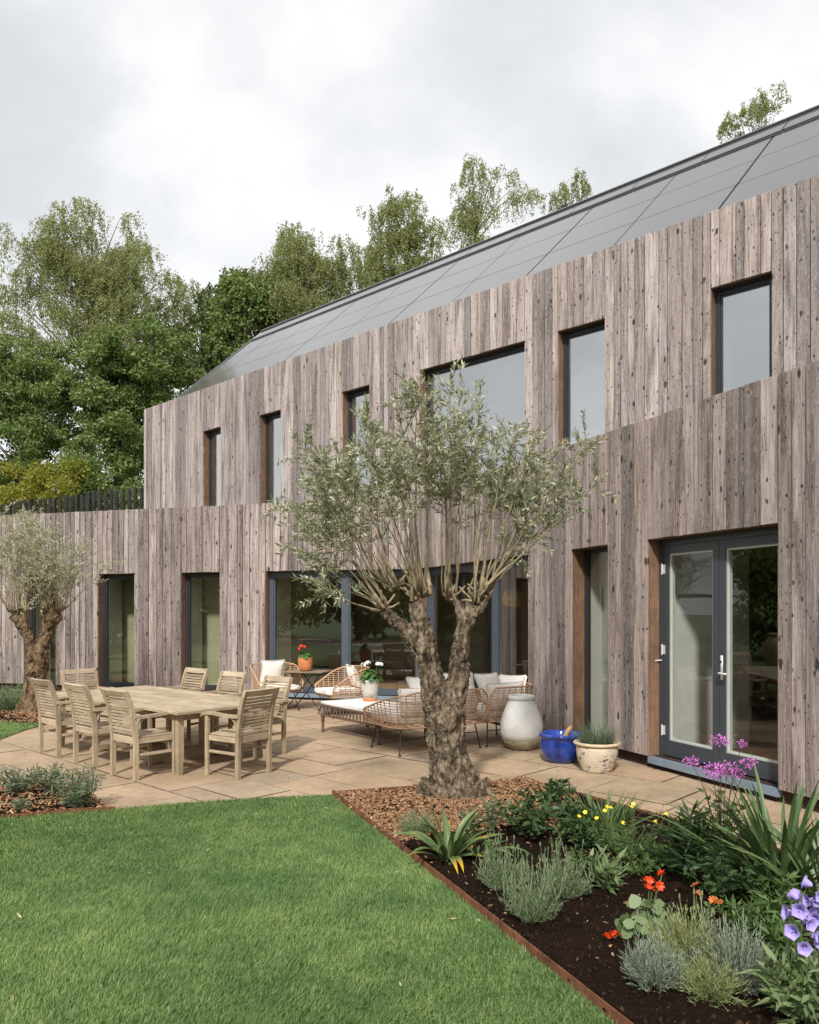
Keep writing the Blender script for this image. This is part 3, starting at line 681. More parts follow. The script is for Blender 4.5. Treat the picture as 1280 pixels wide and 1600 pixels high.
Zc = np.array([soil_z(a, b, .012, .045) for a, b in zip(X, Y)]); r_ = rng.uniform(.002, .008, n)[:, None] * np.where(rng.uniform(0, 1, n) < .06, 2.6, 1)[:, None]
P = np.stack([X, Y, Zc], 1); D6 = [np.array(q, float) for q in ((1, 0, 0), (0, 1, 0), (-1, 0, 0), (0, -1, 0), (0, 0, 1), (0, 0, -1))]
V = np.stack([P + q[None, :] * r_ * rng.uniform(.6, 1.5, (n, 1)) for q in D6], 1).reshape(-1, 3)
tag(link('soil_crumbs', np_mesh('soil_crumbs', V, 6, M['clod'], faces=[(0, 1, 4), (1, 2, 4), (2, 3, 4), (3, 0, 4), (1, 0, 5), (2, 1, 5), (3, 2, 5), (0, 3, 5)])), 'crumbly clods of dark soil over the planting bed', kind='stuff')
# corten edging: lawn side, terrace side, left bed
def edging(pts, z0, z1, label, th=.006):
    m = MB()
    for p, q in zip(pts[:-1], pts[1:]):
        u = (q - p).normalized(); nrm = Vector((-u.y, u.x)) * th / 2
        a = [p - nrm, q - nrm, q + nrm, p + nrm]
        m.add([(v.x, v.y, z0) for v in a] + [(v.x, v.y, z1) for v in a], [(3, 2, 1, 0), (4, 5, 6, 7), (0, 1, 5, 4), (1, 2, 6, 5), (2, 3, 7, 6), (3, 0, 4, 7)])
    return tag(m.build('steel_edging', M['corten']), label, 'garden edging')
edging([edge0 - ed * .01, edge0 + ed * 5.4], -.03, .055, 'rusty steel edging strip between lawn and flower bed')
edging([edge0 + Vector((.012, .002)), bedB, bedR, bedR2], -.03, .042, 'low rusty steel edging between flower bed and terrace paving')
edging([G(180, 1267).to_2d(), G(90, 1272.5).to_2d(), G(0, 1281.5).to_2d(), G(-130, 1285).to_2d()], -.03, .04, 'rusty steel edging along the small left bed')

# ------------------------------------------------------------------ teak dining set
def teak_chair():
    """local: sitter faces +y, rear legs at y = 0, x across"""
    r = empty('garden_chair'); w, dp, sh = .235, .47, .44
    # rear legs run up into the raked, curved back posts
    for sx in (-1, 1):
        prof = [(-.0, 0), (.0, .40), (-.012, .56), (-.045, .74), (-.088, .86), (-.115, .925)]
        m = MB(); tw = .019
        for (y0, z0), (y1, z1) in zip(prof[:-1], prof[1:]):
            x = sx * w; m.add([(x - tw, y0 - .024, z0), (x + tw, y0 - .024, z0), (x + tw, y0 + .024, z0), (x - tw, y0 + .024, z0), (x - tw, y1 - .024, z1), (x + tw, y1 - .024, z1), (x + tw, y1 + .024, z1), (x - tw, y1 + .024, z1)],
                  [(0, 1, 5, 4), (1, 2, 6, 5), (2, 3, 7, 6), (3, 0, 4, 7)] + ([(3, 2, 1, 0)] if z0 == 0 else []) + ([(4, 5, 6, 7)] if z1 == .925 else []))
        m.build('rear_leg', M['teak_z'], r)
        m = MB(); x = sx * (w + .012); t = .019
        m.bbox(x - t, dp - .05, 0, x + t, dp - .008, .635, .004); m.build('front_leg', M['teak_z'], r)
        # curved arm
        m = MB(); pts = [(-.03, .655), (.06, .652), (.2, .655), (.34, .668), (.46, .664), (.50, .650), (.515, .636)]
        for (y0, z0), (y1, z1) in zip(pts[:-1], pts[1:]):
            x0 = sx * (w + .012); a = .026; h = .016
            m.add([(x0 - a, y0, z0 - h), (x0 + a, y0, z0 - h), (x0 + a, y0, z0 + h), (x0 - a, y0, z0 + h), (x0 - a, y1, z1 - h), (x0 + a, y1, z1 - h), (x0 + a, y1, z1 + h), (x0 - a, y1, z1 + h)],
                  [(0, 1, 5, 4), (1, 2, 6, 5), (2, 3, 7, 6), (3, 0, 4, 7)] + ([(3, 2, 1, 0)] if y0 == -.03 else []) + ([(4, 5, 6, 7)] if y1 == .515 else []))
        m.build('arm', M['teak_y'], r)
        MB().bbox(sx * w - .012, .02, sh - .065, sx * w + .012, dp - .05, sh - .012, .003).build('side_apron', M['teak_y'], r)
        MB().bbox(sx * w - .011, .02, .245, sx * w + .011, dp - .05, .275, .003).build('stretcher', M['teak_y'], r)
        # little curved bracket under the arm
        m = MB().tube([(sx * (w + .004), .025, .53), (sx * (w + .006), .04, .60), (sx * (w + .01), .09, .64)], .014, 5); m.build('arm_bracket', M['teak_z'], r)
    MB().bbox(-w, dp - .045, sh - .065, w, dp - .02, sh - .012, .003).build('front_apron', M['teak'], r)
    MB().bbox(-w + .02, -.012, sh - .07, w - .02, .012, sh - .0, .003).build('rear_apron', M['teak'], r)
    def post_y(z):
        P_ = [(0, 0), (.40, 0), (.56, -.012), (.74, -.045), (.86, -.088), (.925, -.115)]
        for (z0, y0), (z1, y1) in zip(P_[:-1], P_[1:]):
            if z <= z1: return y0 + (y1 - y0) * (z - z0) / (z1 - z0)
        return P_[-1][1]
    nz = 11; slat = None
    for k in range(nz):
        z = .475 + k * .0355; y = post_y(z); b = .006 * math.sin(math.pi * k / nz)
        MB().bbox(-w + .018, y - .007, z - .0125, w - .018, y + .007, z + .0125, .002).build('back_slat', M['teak'], r)
    y = post_y(.895); tilt = Matrix.Translation((0, y, .897)) @ Matrix.Rotation(.42, 4, 'X')
    m = MB(); n = 10
    for i in range(n):
        x0, x1 = -w - .02 + (2 * w + .04) * i / n, -w - .02 + (2 * w + .04) * (i + 1) / n
        f = lambda x: .012 * (1 - (x / (w + .02)) ** 2)
        vs = []
        for x in (x0, x1): vs += [tilt @ Vector(q) for q in ((x, -.012 - f(x), -.034), (x, .012 - f(x), -.034), (x, .012 - f(x), .036), (x, -.012 - f(x), .036))]
        m.add(vs, [(0, 1, 5, 4), (1, 2, 6, 5), (2, 3, 7, 6), (3, 0, 4, 7)] + ([(3, 2, 1, 0)] if i == 0 else []) + ([(4, 5, 6, 7)] if i == n - 1 else []))
    m.build('top_rail', M['teak'], r)
    ns = 7
    for k in range(ns):
        x = -w + .045 + (2 * w - .09) * k / (ns - 1)
        MB().bbox(x - .026, .016, sh - .011, x + .026, dp + .005, sh + .006, .003).build('seat_slat', M['teak_y'], r)
    return r
def face(o, x, y, dx, dy):
    o.location = (x, y, 0); o.rotation_euler = (0, 0, math.atan2(dy, dx) - math.pi / 2)
chair0 = teak_chair()
KP = 2152.5
chair_spots = [((-3.00, 8.28), (.66, .75), 'teak garden chair with its back to the lawn, nearest the front corner of the table'),
               ((-3.68, 8.93), (.67, .74), 'middle teak garden chair of the three backed towards the lawn'),
               ((-4.38, 9.58), (.66, .75), 'teak garden chair on the lawn side of the table nearest the left olive tree'),
               ((-4.62, 11.10), (.75, -.66), 'teak garden chair at the far left end of the dining table'),
               ((-3.12, 11.22), (-.62, -.78), 'teak garden chair on the house side in front of the narrow window'),
               ((-2.44, 10.56), (-.62, -.78), 'middle teak garden chair on the house side of the table'),
               ((-1.72, 9.82), (-.66, -.75), 'teak garden chair on the house side nearest the rattan armchair'),
               ((-1.655, 8.37), (-.84, .54), 'teak garden chair at the near right end of the table, seen from behind')]
for i, ((x, y), (dx, dy), lab) in enumerate(chair_spots):
    c = chair0 if i == 0 else copy_tree(chair0)
    face(c, x, y, dx, dy); tag(c, lab, 'chair', 'teak chairs round the dining table')
TN = Vector((-2.43, 8.23)); td = Vector((-.750, .661)).normalized(); te = Vector((td.y, -td.x))
TLEN, TWID, TZ = 3.0, 1.38, .69
table = tag(empty('dining_table', (TN.x + (td * TLEN / 2 + te * TWID / 2).x, TN.y + (td * TLEN / 2 + te * TWID / 2).y, 0), math.atan2(td.y, td.x)), 'large weathered rectangular teak dining table on the paving', 'table')
L2, W2 = TLEN / 2, TWID / 2
secs = [(-L2, -.42), (-.42, .42), (.42, L2)]
for si, (a, b) in enumerate(secs):
    n = 9; g = .0035
    lo, hi = a + (.09 if si == 0 else .003), b - (.09 if si == 2 else .003)
    for k in range(n):
        y0 = -W2 + TWID * k / n; y1 = y0 + TWID / n
        MB().bbox(lo, y0 + g, TZ - .03, hi, y1 - g, TZ + rnd.uniform(-.0015, .0015), .003).build('tabletop_plank', M['teak'], table)
for a in (-L2, L2 - .09): MB().bbox(a, -W2, TZ - .032, a + .087, W2, TZ, .003).build('breadboard_end', M['teak_y'], table)
for sx in (-1, 1):
    MB().bbox(-L2 + .2, sx * (W2 - .16) - .012, TZ - .12, L2 - .2, sx * (W2 - .16) + .012, TZ - .033, .003).build('side_apron', M['teak'], table)
    MB().bbox(sx * (L2 - .19) - .012, -W2 + .15, TZ - .12, sx * (L2 - .19) + .012, W2 - .15, TZ - .033, .003).build('end_apron', M['teak_y'], table)
    for sy in (-1, 1):
        m = MB(); x, y = sx * (L2 - .13), sy * (W2 - .11); a, b = .033, .025
        m.add([(x - b, y - b, 0), (x + b, y - b, 0), (x + b, y + b, 0), (x - b, y + b, 0), (x - a, y - a, .25), (x + a, y - a, .25), (x + a, y + a, .25), (x - a, y + a, .25), (x - a, y - a, TZ - .033), (x + a, y - a, TZ - .033), (x + a, y + a, TZ - .033), (x - a, y + a, TZ - .033)],
              [(3, 2, 1, 0), (0, 1, 5, 4), (1, 2, 6, 5), (2, 3, 7, 6), (3, 0, 4, 7), (4, 5, 9, 8), (5, 6, 10, 9), (6, 7, 11, 10), (7, 4, 8, 11), (8, 9, 10, 11)])
        m.build('leg', M['teak_z'], table)
    # trestle with scrolled feet
    x = sx * .62
    for sy in (-1, 1): MB().bbox(x - .035, sy * .22 - .045, .10, x + .035, sy * .22 + .045, TZ - .033, .004).build('trestle_post', M['teak_z'], table)
    m = MB(); pts = [(-.56, .0, .05), (-.50, .03, .10), (-.40, .06, .12), (-.3, .06, .135), (.3, .06, .135), (.40, .06, .12), (.50, .03, .10), (.56, .0, .05)]
    prev = None; vs = []
    for (y, zl, zh) in pts: vs += [(x - .036, y, max(0, zl - .06 if abs(y) < .35 else zl - .03)), (x + .036, y, max(0, zl - .06 if abs(y) < .35 else zl - .03)), (x + .036, y, zh), (x - .036, y, zh)]
    m.add(vs, [(4 * i + a, 4 * i + (a + 1) % 4, 4 * i + 4 + (a + 1) % 4, 4 * i + 4 + a) for i in range(len(pts) - 1) for a in range(4)] + [(3, 2, 1, 0), tuple(range(len(vs) - 4, len(vs)))])
    m.build('trestle_foot', M['teak_y'], table)
MB().bbox(-.62, -.04, .14, .62, .04, .22, .004).build('trestle_beam', M['teak'], table)

# ------------------------------------------------------------------ rattan lounge furniture
def path_pts(pts, r, step=.03):
    """polyline in plan with rounded corners -> evenly spaced points"""
    P = [Vector(p) for p in pts]; outp = [P[0]]
    for i in range(1, len(P) - 1):
        a, b, c = P[i - 1], P[i], P[i + 1]; u = (a - b).normalized(); v = (c - b).normalized(); rr = min(r, (a - b).length * .49, (c - b).length * .49)
        p, q = b + u * rr, b + v * rr
        for k in range(9): s = k / 8; outp.append(p * (1 - s) ** 2 + b * 2 * s * (1 - s) + q * s * s)
    outp.append(P[-1]); res = [outp[0]]; acc = 0
    d = [0]
    for a, b in zip(outp[:-1], outp[1:]): d.append(d[-1] + (b - a).length)
    n = max(2, int(d[-1] / step)); j = 0
    res = []
    for k in range(n + 1):
        s = d[-1] * k / n
        while j < len(d) - 2 and d[j + 1] < s: j += 1
        f = (s - d[j]) / max(1e-9, d[j + 1] - d[j]); res.append(outp[j].lerp(outp[j + 1], f))
    return res, d[-1]
def basket(root, pts, r, zb, top, lean=.10, hp=.034, vp=.085, rod=.0055, open_ends=True):
    P, L = path_pts(pts, r); n = len(P); ctr = sum(P, Vector((0, 0))) / n
    nr = []
    for i in range(n):
        t = (P[min(i + 1, n - 1)] - P[max(0, i - 1)]).normalized(); nr.append(Vector((t.y, -t.x)))     # outward for a counter-clockwise seat seen as drawn
    def pos(i, z): q = P[i] + nr[i] * lean * ((z - zb) / .4) ** .8 if z > zb else P[i]; return Vector((q.x, q.y, z))
    T = [top(i / (n - 1), L) for i in range(n)]
    rail = [pos(i, T[i]) for i in range(n)]
    e0 = [pos(0, zb + (T[0] - zb) * k / 5) for k in range(5)]; e1 = [pos(n - 1, zb + (T[-1] - zb) * (4 - k) / 5) for k in range(5)]
    MB().tube(e0 + rail + e1, .0125, 7).build('top_rail', M['cane'], root, True)
    MB().tube([pos(i, zb) for i in range(n)], .0125, 7).build('bottom_rail', M['cane'], root, True)
    m = MB(); z = zb + hp
    while z < max(T):
        run = []
        for i in range(n + 1):
            if i < n and T[i] > z + .004: run.append(pos(i, z + rnd.uniform(-.001, .001)))
            else:
                if len(run) > 2: m.tube(run[::2] + ([run[-1]] if len(run) % 2 == 0 else []), rod, 4, False)
                run = []
        z += hp
    tag(m.build('cane_weave', M['cane'], root, True), kind='stuff')
    m = MB(); k = max(1, int(vp / (L / (n - 1))))
    for i in range(k // 2, n, k): m.tube([pos(i, zb + (T[i] - zb) * q / 4) for q in range(5)], rod * 1.25, 4, False)
    tag(m.build('cane_ribs', M['cane'], root, True), kind='stuff')
def cushion(name, sx, sy, sz, mat, parent, M_, puff=.35, seed=0):
    bm = bmesh.new(); bmesh.ops.create_cube(bm, size=1); bmesh.ops.subdivide_edges(bm, edges=list(bm.edges), cuts=5, use_grid_fill=True)
    for v in bm.verts:
        x, y, z = v.co * 2; k = (1 - abs(x) ** 3.0) * (1 - abs(y) ** 3.0); t = (1 - puff) + puff * k
        cx = 1 - .05 * (1 - abs(y) ** 2) * puff * 2; cy = 1 - .05 * (1 - abs(x) ** 2) * puff * 2
        w = mnoise.noise(Vector((x * 1.7 + seed, y * 1.7, z + seed))) * .035
        v.co = Vector((x * sx / 2 * cx, y * sy / 2 * cy, z * sz / 2 * t + w * sz))
    bmesh.ops.bevel(bm, geom=[e_ for e_ in bm.edges if len(e_.link_faces) == 2 and e_.calc_face_angle(0) > 1.0], offset=min(sz * .22, .02), segments=2, affect='EDGES')
    bm.transform(M_); me = bpy.data.meshes.new(name); bm.to_mesh(me); bm.free(); me.polygons.foreach_set('use_smooth', [True] * len(me.polygons)); me.materials.append(mat)
    return link(name, me, parent)
TR = lambda x, y, z: Matrix.Translation((x, y, z))
RX = lambda a: Matrix.Rotation(a, 4, 'X'); RY = lambda a: Matrix.Rotation(a, 4, 'Y'); RZ = lambda a: Matrix.Rotation(a, 4, 'Z')

# sofa axes: a along the back, b the way it faces
sa = Vector((.862, .507)).normalized(); sb_ = Vector((-sa.y, sa.x)); S0 = Vector((-.13, 9.42))
def sofa(name, x0, x1, arm_left, lab):
    o = S0 + sa * x0; r = tag(empty(name, (o.x, o.y, 0), math.atan2(sa.y, sa.x)), lab, 'sofa', 'two joined cane sofa sections'); w = x1 - x0; dpt = .84
    zb, zt = .33, .765
    if arm_left:
        pts = [(w - .015, 0), (.0, 0), (0, dpt)]; wend = w
        def top(s, L):
            d = s * L
            if d < .10: return zt - .10 * (1 - math.sin(min(1, d / .10) * math.pi / 2))
            if d < w - .25: return zt
            q = (d - (w - .25)) / (L - (w - .25)); return zt - (zt - .50) * q ** 1.05
    else:
        pts = [(w, dpt), (w, 0), (.015, 0)]
        def top(s, L):
            d = L - s * L
            if d < .10: return zt - .10 * (1 - math.sin(min(1, d / .10) * math.pi / 2))
            if d < w + .15: return zt
            q = (d - (w + .15)) / (L - (w + .15)); return zt - (zt - .54) * q
    # outward is away from the seat: the path runs so that (t.y, -t.x) points out
    pts = list(reversed(pts))
    if arm_left: t0 = top; top = lambda s, L: t0(1 - s, L)
    else: t1 = top; top = lambda s, L: t1(1 - s, L)
    basket(r, pts, .30, zb, top, lean=.07, hp=.033, vp=.10)
    MB().tube([(.03, dpt, zb), (w - .03, dpt, zb)], .0125, 7).build('front_rail', M['cane'], r, True)
    m = MB()
    for k in range(9): m.tube([(.04 + (w - .08) * k / 8, .02, zb), (.04 + (w - .08) * k / 8, dpt, zb)], .006, 4)
    tag(m.build('seat_canes', M['cane'], r), kind='stuff')
    cushion('seat_cushion', w - .10, dpt - .08, .14, M['cushion'], r, TR(w / 2, dpt / 2 + .03, zb + .085), .25, x0)
    nb = 2 if arm_left else 1
    for k in range(nb):
        bw_ = (w - .16) / nb; cushion('back_cushion', bw_, .36, .13, M['cushion'], r, TR(.08 + bw_ * (k + .5), .12, zb + .30) @ RX(math.radians(80)), .4, 3 + k + x0)
    fx = (.09, w - .10)
    for x in fx:
        for y in (.10, dpt - .12):
            ox = -.05 if x < w / 2 else .05; oy = -.05 if y < .3 else .05
            m = MB(); m.tube([(x, y, zb - .01), (x + ox, y + oy, .012)], .009, 6).tube([(x + ox, y + oy, 0), (x + ox, y + oy, .014)], .02, 8); m.build('leg', M['black'], r)
    for y in (.10, dpt - .12): MB().tube([(fx[0] - .02, y, .20), (fx[1] + .02, y, .20)], .006, 6).build('leg_brace', M['black'], r)
    MB().tube([(fx[0], .1, zb - .02), (fx[1], .1, zb - .02), (fx[1], dpt - .12, zb - .02), (fx[0], dpt - .12, zb - .02), (fx[0], .1, zb - .02)], .009, 6).build('seat_frame', M['black'], r)
    return r
sofa('rattan_sofa', 0, 1.28, True, 'larger cane sofa section with sloping arm behind the olive trunk')
sofa('rattan_sofa', 1.295, 2.08, False, 'smaller cane sofa section beside the white urn')
SM = Matrix.Translation((S0.x, S0.y, 0)) @ RZ(math.atan2(sa.y, sa.x))
for i, (x, y, z, rx, rz, s, lab) in enumerate(((.50, .26, .74, 66, 8, .42, 'cream scatter cushion half hidden behind the olive trunk'), (1.02, .20, .745, 70, -4, .46, 'large cream scatter cushion right of the olive trunk'),
                                  (1.52, .22, .735, 64, 10, .44, 'cream scatter cushion in the middle of the smaller sofa section'), (1.98, .36, .70, 62, -50, .40, 'cream scatter cushion standing on its corner at the sofa end'))):
    c = cushion('scatter_cushion', s, s, .15, M['cushion'], None, Matrix.Identity(4), .75, i * 3.1)
    c.matrix_world = SM @ TR(x, y, z) @ RZ(math.radians(rz)) @ RX(math.radians(rx)); tag(c, lab, 'cushion', 'cream scatter cushions')

def lounge_chair(x, y, dx, dy, lab):
    """local: faces +y, centre of seat at origin"""
    r = tag(empty('rattan_armchair', (x, y, 0), math.atan2(dy, dx) - math.pi / 2), lab, 'armchair', 'cane armchairs by the sliding doors')
    zb, zt, w, d = .34, .80, .36, .34
    pts = [(-w, d), (-w * .98, -d), (w * .98, -d), (w, d)]
    def top(s, L):
        q = min(s, 1 - s) * 2; q = min(1, q / .72); return .50 + (zt - .50) * (math.sin(q * math.pi / 2) ** 1.1)
    basket(r, pts, .33, zb, top, lean=.075, hp=.033, vp=.10)
    MB().tube([(-w, d, zb), (w, d, zb)], .0125, 7).build('front_rail', M['cane'], r, True)
    cushion('seat_cushion', .66, .70, .11, M['cushion'], r, TR(0, .05, zb + .07), .25, x)
    for sx in (-1, 1):
        for sy in (-1, 1):
            m = MB(); a = Vector((sx * .25, sy * .24, zb)); b = Vector((sx * .32, sy * .31, .01)); m.tube([a, b], .008, 6).tube([b - Vector((0, 0, .01)), b + Vector((0, 0, .004))], .018, 8); m.build('leg', M['black'], r)
    MB().tube([(-.25, -.24, zb - .012), (.25, -.24, zb - .012), (.25, .24, zb - .012), (-.25, .24, zb - .012), (-.25, -.24, zb - .012)], .008, 6).build('seat_frame', M['black'], r)
    return r
ch1 = lounge_chair(-2.38, 14.0, .45, -.89, 'left cane armchair facing the terrace, next to the bistro table')
ch2 = lounge_chair(-1.12, 13.25, -.88, -.47, 'right cane armchair turned sideways behind the low daybed table')
for (ch, dx, s, lab, rz, rx, z) in ((ch1, 0, .46, 'square cream cushion propped in the left armchair', 4, 74, .66), (ch2, 0, .44, 'square cream cushion leaning in the right armchair', -8, 68, .64)):
    c = cushion('scatter_cushion', s, s, .15, M['cushion'], None, Matrix.Identity(4), .75, s * 10)
    c.matrix_world = Matrix.Translation(ch.location) @ ch.rotation_euler.to_matrix().to_4x4() @ TR(dx, -.20, z) @ RZ(math.radians(rz)) @ RX(math.radians(rx)); tag(c, lab, 'cushion', 'cream scatter cushions')

# low daybed table with a frieze of rings
bt_c = Vector((-.52, 11.1)); bt_u = Vector((.601, -.799)).normalized()
daybed = tag(empty('daybed_table', (bt_c.x, bt_c.y, 0), math.atan2(bt_u.y, bt_u.x)), 'low carved daybed table with cream padded top and ring frieze', 'daybed')
bl, bw2, bz = .74, .42, .44
cushion('padded_top', bl * 2, bw2 * 2, .06, M['cushion'], daybed, TR(0, 0, bz - .02), .12, 4)
MB().bbox(-bl, -bw2, bz - .07, bl, bw2, bz - .045, .004).build('top_frame', M['daybed'], daybed)
MB().bbox(-bl, -bw2, bz - .205, bl, -bw2 + .03, bz - .185, .003).bbox(-bl, bw2 - .03, bz - .205, bl, bw2, bz - .185, .003).bbox(-bl, -bw2 + .031, bz - .205, -bl + .03, bw2 - .031, bz - .185, .003).bbox(bl - .03, -bw2 + .031, bz - .205, bl, bw2 - .031, bz - .185, .003).build('lower_rail', M['daybed'], daybed)
ring = MB(); R_ = .055; pts = [(R_ * math.cos(2 * math.pi * k / 14), 0, R_ * 1.02 * math.sin(2 * math.pi * k / 14)) for k in range(15)]; ring.tube(pts, .008, 5, False)
ring_me = ring.mesh('ring', M['daybed'], True)
nr_ = 17
for sy in (-1, 1):
    for k in range(nr_):
        o = link('ring', ring_me, daybed); o.location = (-bl + .055 + (2 * bl - .11) * k / (nr_ - 1), sy * (bw2 - .015), bz - .128)
for sx in (-1, 1):
    for k in range(9):
        o = link('ring', ring_me, daybed); o.location = (sx * (bl - .015), -bw2 + .07 + (2 * bw2 - .14) * k / 8, bz - .128); o.rotation_euler.z = math.pi / 2
lp = [(.022, 0), (.026, .02), (.018, .05), (.024, .09), (.019, .12), (.026, .16), (.022, .19), (.030, .21), (.030, bz - .07)]
for sx in (-1, 1):
    for sy in (-1, 1): MB().lathe(lp, 12, (sx * (bl - .03), sy * (bw2 - .03), 0)).build('leg', M['daybed'], daybed, True)

# folding bistro table
bi = tag(empty('bistro_table', (-1.83, 14.08, 0), math.radians(-14)), 'small folding bistro table with slatted top and crossed black legs', 'table')
for k in range(7): MB().bbox(-.38, -.29 + k * .085, .665, .38, -.29 + k * .085 + .073, .683, .003).build('top_slat', M['iron'], bi)
for sy in (-1, 1):
    MB().tube([(-.33, sy * .24, 0), (-.30, sy * .24, .03), (.20, sy * .24, .655)], .010, 6).build('leg', M['black'], bi)
    MB().tube([(.33, sy * .22, 0), (.30, sy * .22, .03), (-.20, sy * .22, .655)], .010, 6).build('leg', M['black'], bi)
MB().tube([(-.30, -.24, .03), (-.30, .24, .03)], .008, 6).build('cross_bar', M['black'], bi); MB().tube([(.30, -.22, .03), (.30, .22, .03)], .008, 6).build('cross_bar', M['black'], bi)
MB().bbox(-.24, -.27, .645, -.20, .27, .664, .002).bbox(.20, -.27, .645, .24, .27, .664, .002).build('top_bearer', M['black'], bi)

# ------------------------------------------------------------------ pots and urns
def pot_mat(name, base, blot, streak=None):
    m, nt, p = newmat(name); v = coords(nt, rand=False); n = tnoise(nt, v, 6, 6, .65); n2 = tnoise(nt, v, 2.2, 4)
    c = ramp(nt, n, [(.35, tuple(x * .85 for x in base)), (.65, base)]); c = mixc(nt, ramp(nt, n2, [(.48, (0, 0, 0)), (.68, (.6, .6, .6))]), c, blot)
    if streak:
        w = tnoise(nt, coords(nt, (13, 13, 20), rand=False), 1, 4, .7, 1.4); w2 = tnoise(nt, coords(nt, (4, 4, 6), rand=False), 1, 2)
        f = math_(nt, 'MULTIPLY', ramp(nt, w, [(.54, (0, 0, 0)), (.58, (.95, .95, .95))]), ramp(nt, w2, [(.40, (0, 0, 0)), (.50, (1, 1, 1))]))
        c = mixc(nt, f, c, streak)
    nt.links.new(c, p.inputs['Base Color']); p.inputs['Roughness'].default_value = .75; bump(nt, p, n, .3, .004); return m
M['whitepot'] = pot_mat('whitewashed_terracotta', (.87, .855, .81), (.78, .755, .70)); M['moss'] = plain('mossy_clay', (.30, .26, .15), .9, .4, 14)
M['creampot'] = pot_mat('cream_painted_clay', (.66, .56, .42), (.50, .40, .28), (.045, .05, .10)); M['rimclay'] = plain('pale_clay_rim', (.66, .53, .36), .7, .12, 14)
M['greywash'] = pot_mat('grey_washed_clay', (.60, .56, .50), (.45, .42, .37), (.22, .22, .24)); M['compost'] = plain('potting_compost', (.05, .032, .022), .95, .5, 40, bmp=.6)
mb, nt, p = newmat('cobalt_glaze'); v = coords(nt, rand=False); nn = tnoise(nt, coords(nt, (9, 9, 2), rand=False), 1, 4); nt.links.new(ramp(nt, nn, [(.35, (.008, .022, .16)), (.65, (.022, .065, .36))]), p.inputs['Base Color'])
p.inputs['Roughness'].default_value = .12; p.inputs['Coat Weight'].default_value = .5; bump(nt, p, nn, .08, .01); M['cobalt'] = mb
w_c = G(815, 1170); urn = tag(empty('white_urn', w_c), 'tall whitewashed clay urn standing beside the sofa', 'urn')
ur_ = .278
MB().lathe([(.155, 0), (.18, .02), (.215, .07), (.243, .13)], 36).build('mossy_foot', M['moss'], urn, True)
MB().lathe([(.2435, .13), (.264, .20), (.272, .28), (.262, .36), (.232, .46), (.192, .555), (.158, .615), (.150, .628)], 36, wob=.01).build('body', M['whitepot'], urn, True)
MB().lathe([(.150, .628), (.165, .632), (.172, .648), (.170, .672), (.160, .682), (.138, .682), (.128, .66), (.12, .5), (.10, .3), (.03, .2)], 36).build('rim', M['whitepot'], urn, True)
b_c = G(877, 1190); bp = tag(empty('blue_pot', b_c), 'glossy cobalt blue glazed pot with a stick in it', 'plant pot')
MB().lathe([(.15, 0), (.185, .03), (.225, .09), (.242, .16), (.240, .23), (.232, .275), (.238, .29), (.258, .30), (.262, .322), (.25, .335), (.222, .333), (.21, .31), (.20, .27)], 40).build('body', M['cobalt'], bp, True)
MB().lathe([(.202, .255), (.1, .262), (.01, .26)], 30).build('compost', M['compost'], bp)
st = tag(MB().tube([(.02, -.02, .24), (.07, .03, .33), (.13, .07, .40)], [.022, .025, .021], 8).build('stick', plain('cut_wood', (.46, .26, .13), .8, .3, 14), None, True), 'short cut wooden stick poking out of the blue pot', 'stick'); st.location = b_c
c_c = G(933, 1204); cp = tag(empty('cream_pot', c_c), 'cream clay pot with dark blue brushwork and a grassy plant', 'plant pot')
MB().lathe([(.155, 0), (.165, .012), (.168, .03), (.20, .10), (.222, .18), (.227, .245), (.222, .285)], 40).build('body', M['creampot'], cp, True)
MB().lathe([(.222, .284), (.245, .290), (.256, .303), (.252, .318), (.235, .323), (.215, .318), (.205, .28)], 40).build('rim', M['rimclay'], cp, True)
MB().lathe([(.208, .285), (.1, .295), (.01, .295)], 30).build('compost', M['compost'], cp)
def tuft(parent, n, r, h, wd, mat, lean=.6, z=0, name='foliage', segs=4, droop=.5):
    """arching grass-like blades as one mesh"""
    a = rng.uniform(0, 2 * np.pi, n); rr = r * np.sqrt(rng.uniform(0, 1, n)); L = h * rng.uniform(.6, 1.2, n); ln = lean * rng.uniform(.2, 1.2, n) + rr / max(r, 1e-6) * .35
    az = a + rng.normal(size=n) * .5; B = np.stack([rr * np.cos(a), rr * np.sin(a), np.full(n, z)], 1)
    dirh = np.stack([np.cos(az), np.sin(az), np.zeros(n)], 1); side = np.stack([-np.sin(az), np.cos(az), np.zeros(n)], 1); rows_ = []
    cur = B.copy(); ang_ = np.zeros(n) + ln * .5
    for k in range(segs + 1):
        f = k / segs; wk = (wd * (1 - f ** 1.6) * rng.uniform(.9, 1.1, n) + .0004)[:, None]
        rows_ += [cur - side * wk / 2, cur + side * wk / 2]
        st_ = (L / segs)[:, None]; cur = cur + st_ * (dirh * np.sin(ang_)[:, None] + np.array([0, 0, 1]) * np.cos(ang_)[:, None]); ang_ = ang_ + ln * droop * 1.2 / segs * 2
    V = np.stack(rows_, 1).reshape(-1, 3); nv = 2 * (segs + 1)
    return link(name, np_mesh(name, V, nv, mat, faces=[(2 * k, 2 * k + 1, 2 * k + 3, 2 * k + 2) for k in range(segs)]), parent)
M['sedge'] = leaf_mat('blue_green_sedge', [(.10, .15, .10), (.16, .22, .15), (.22, .27, .19), (.13, .17, .09)])
tag(tuft(cp, 420, .17, .30, .006, M['sedge'], 1.0, .29), kind='stuff')

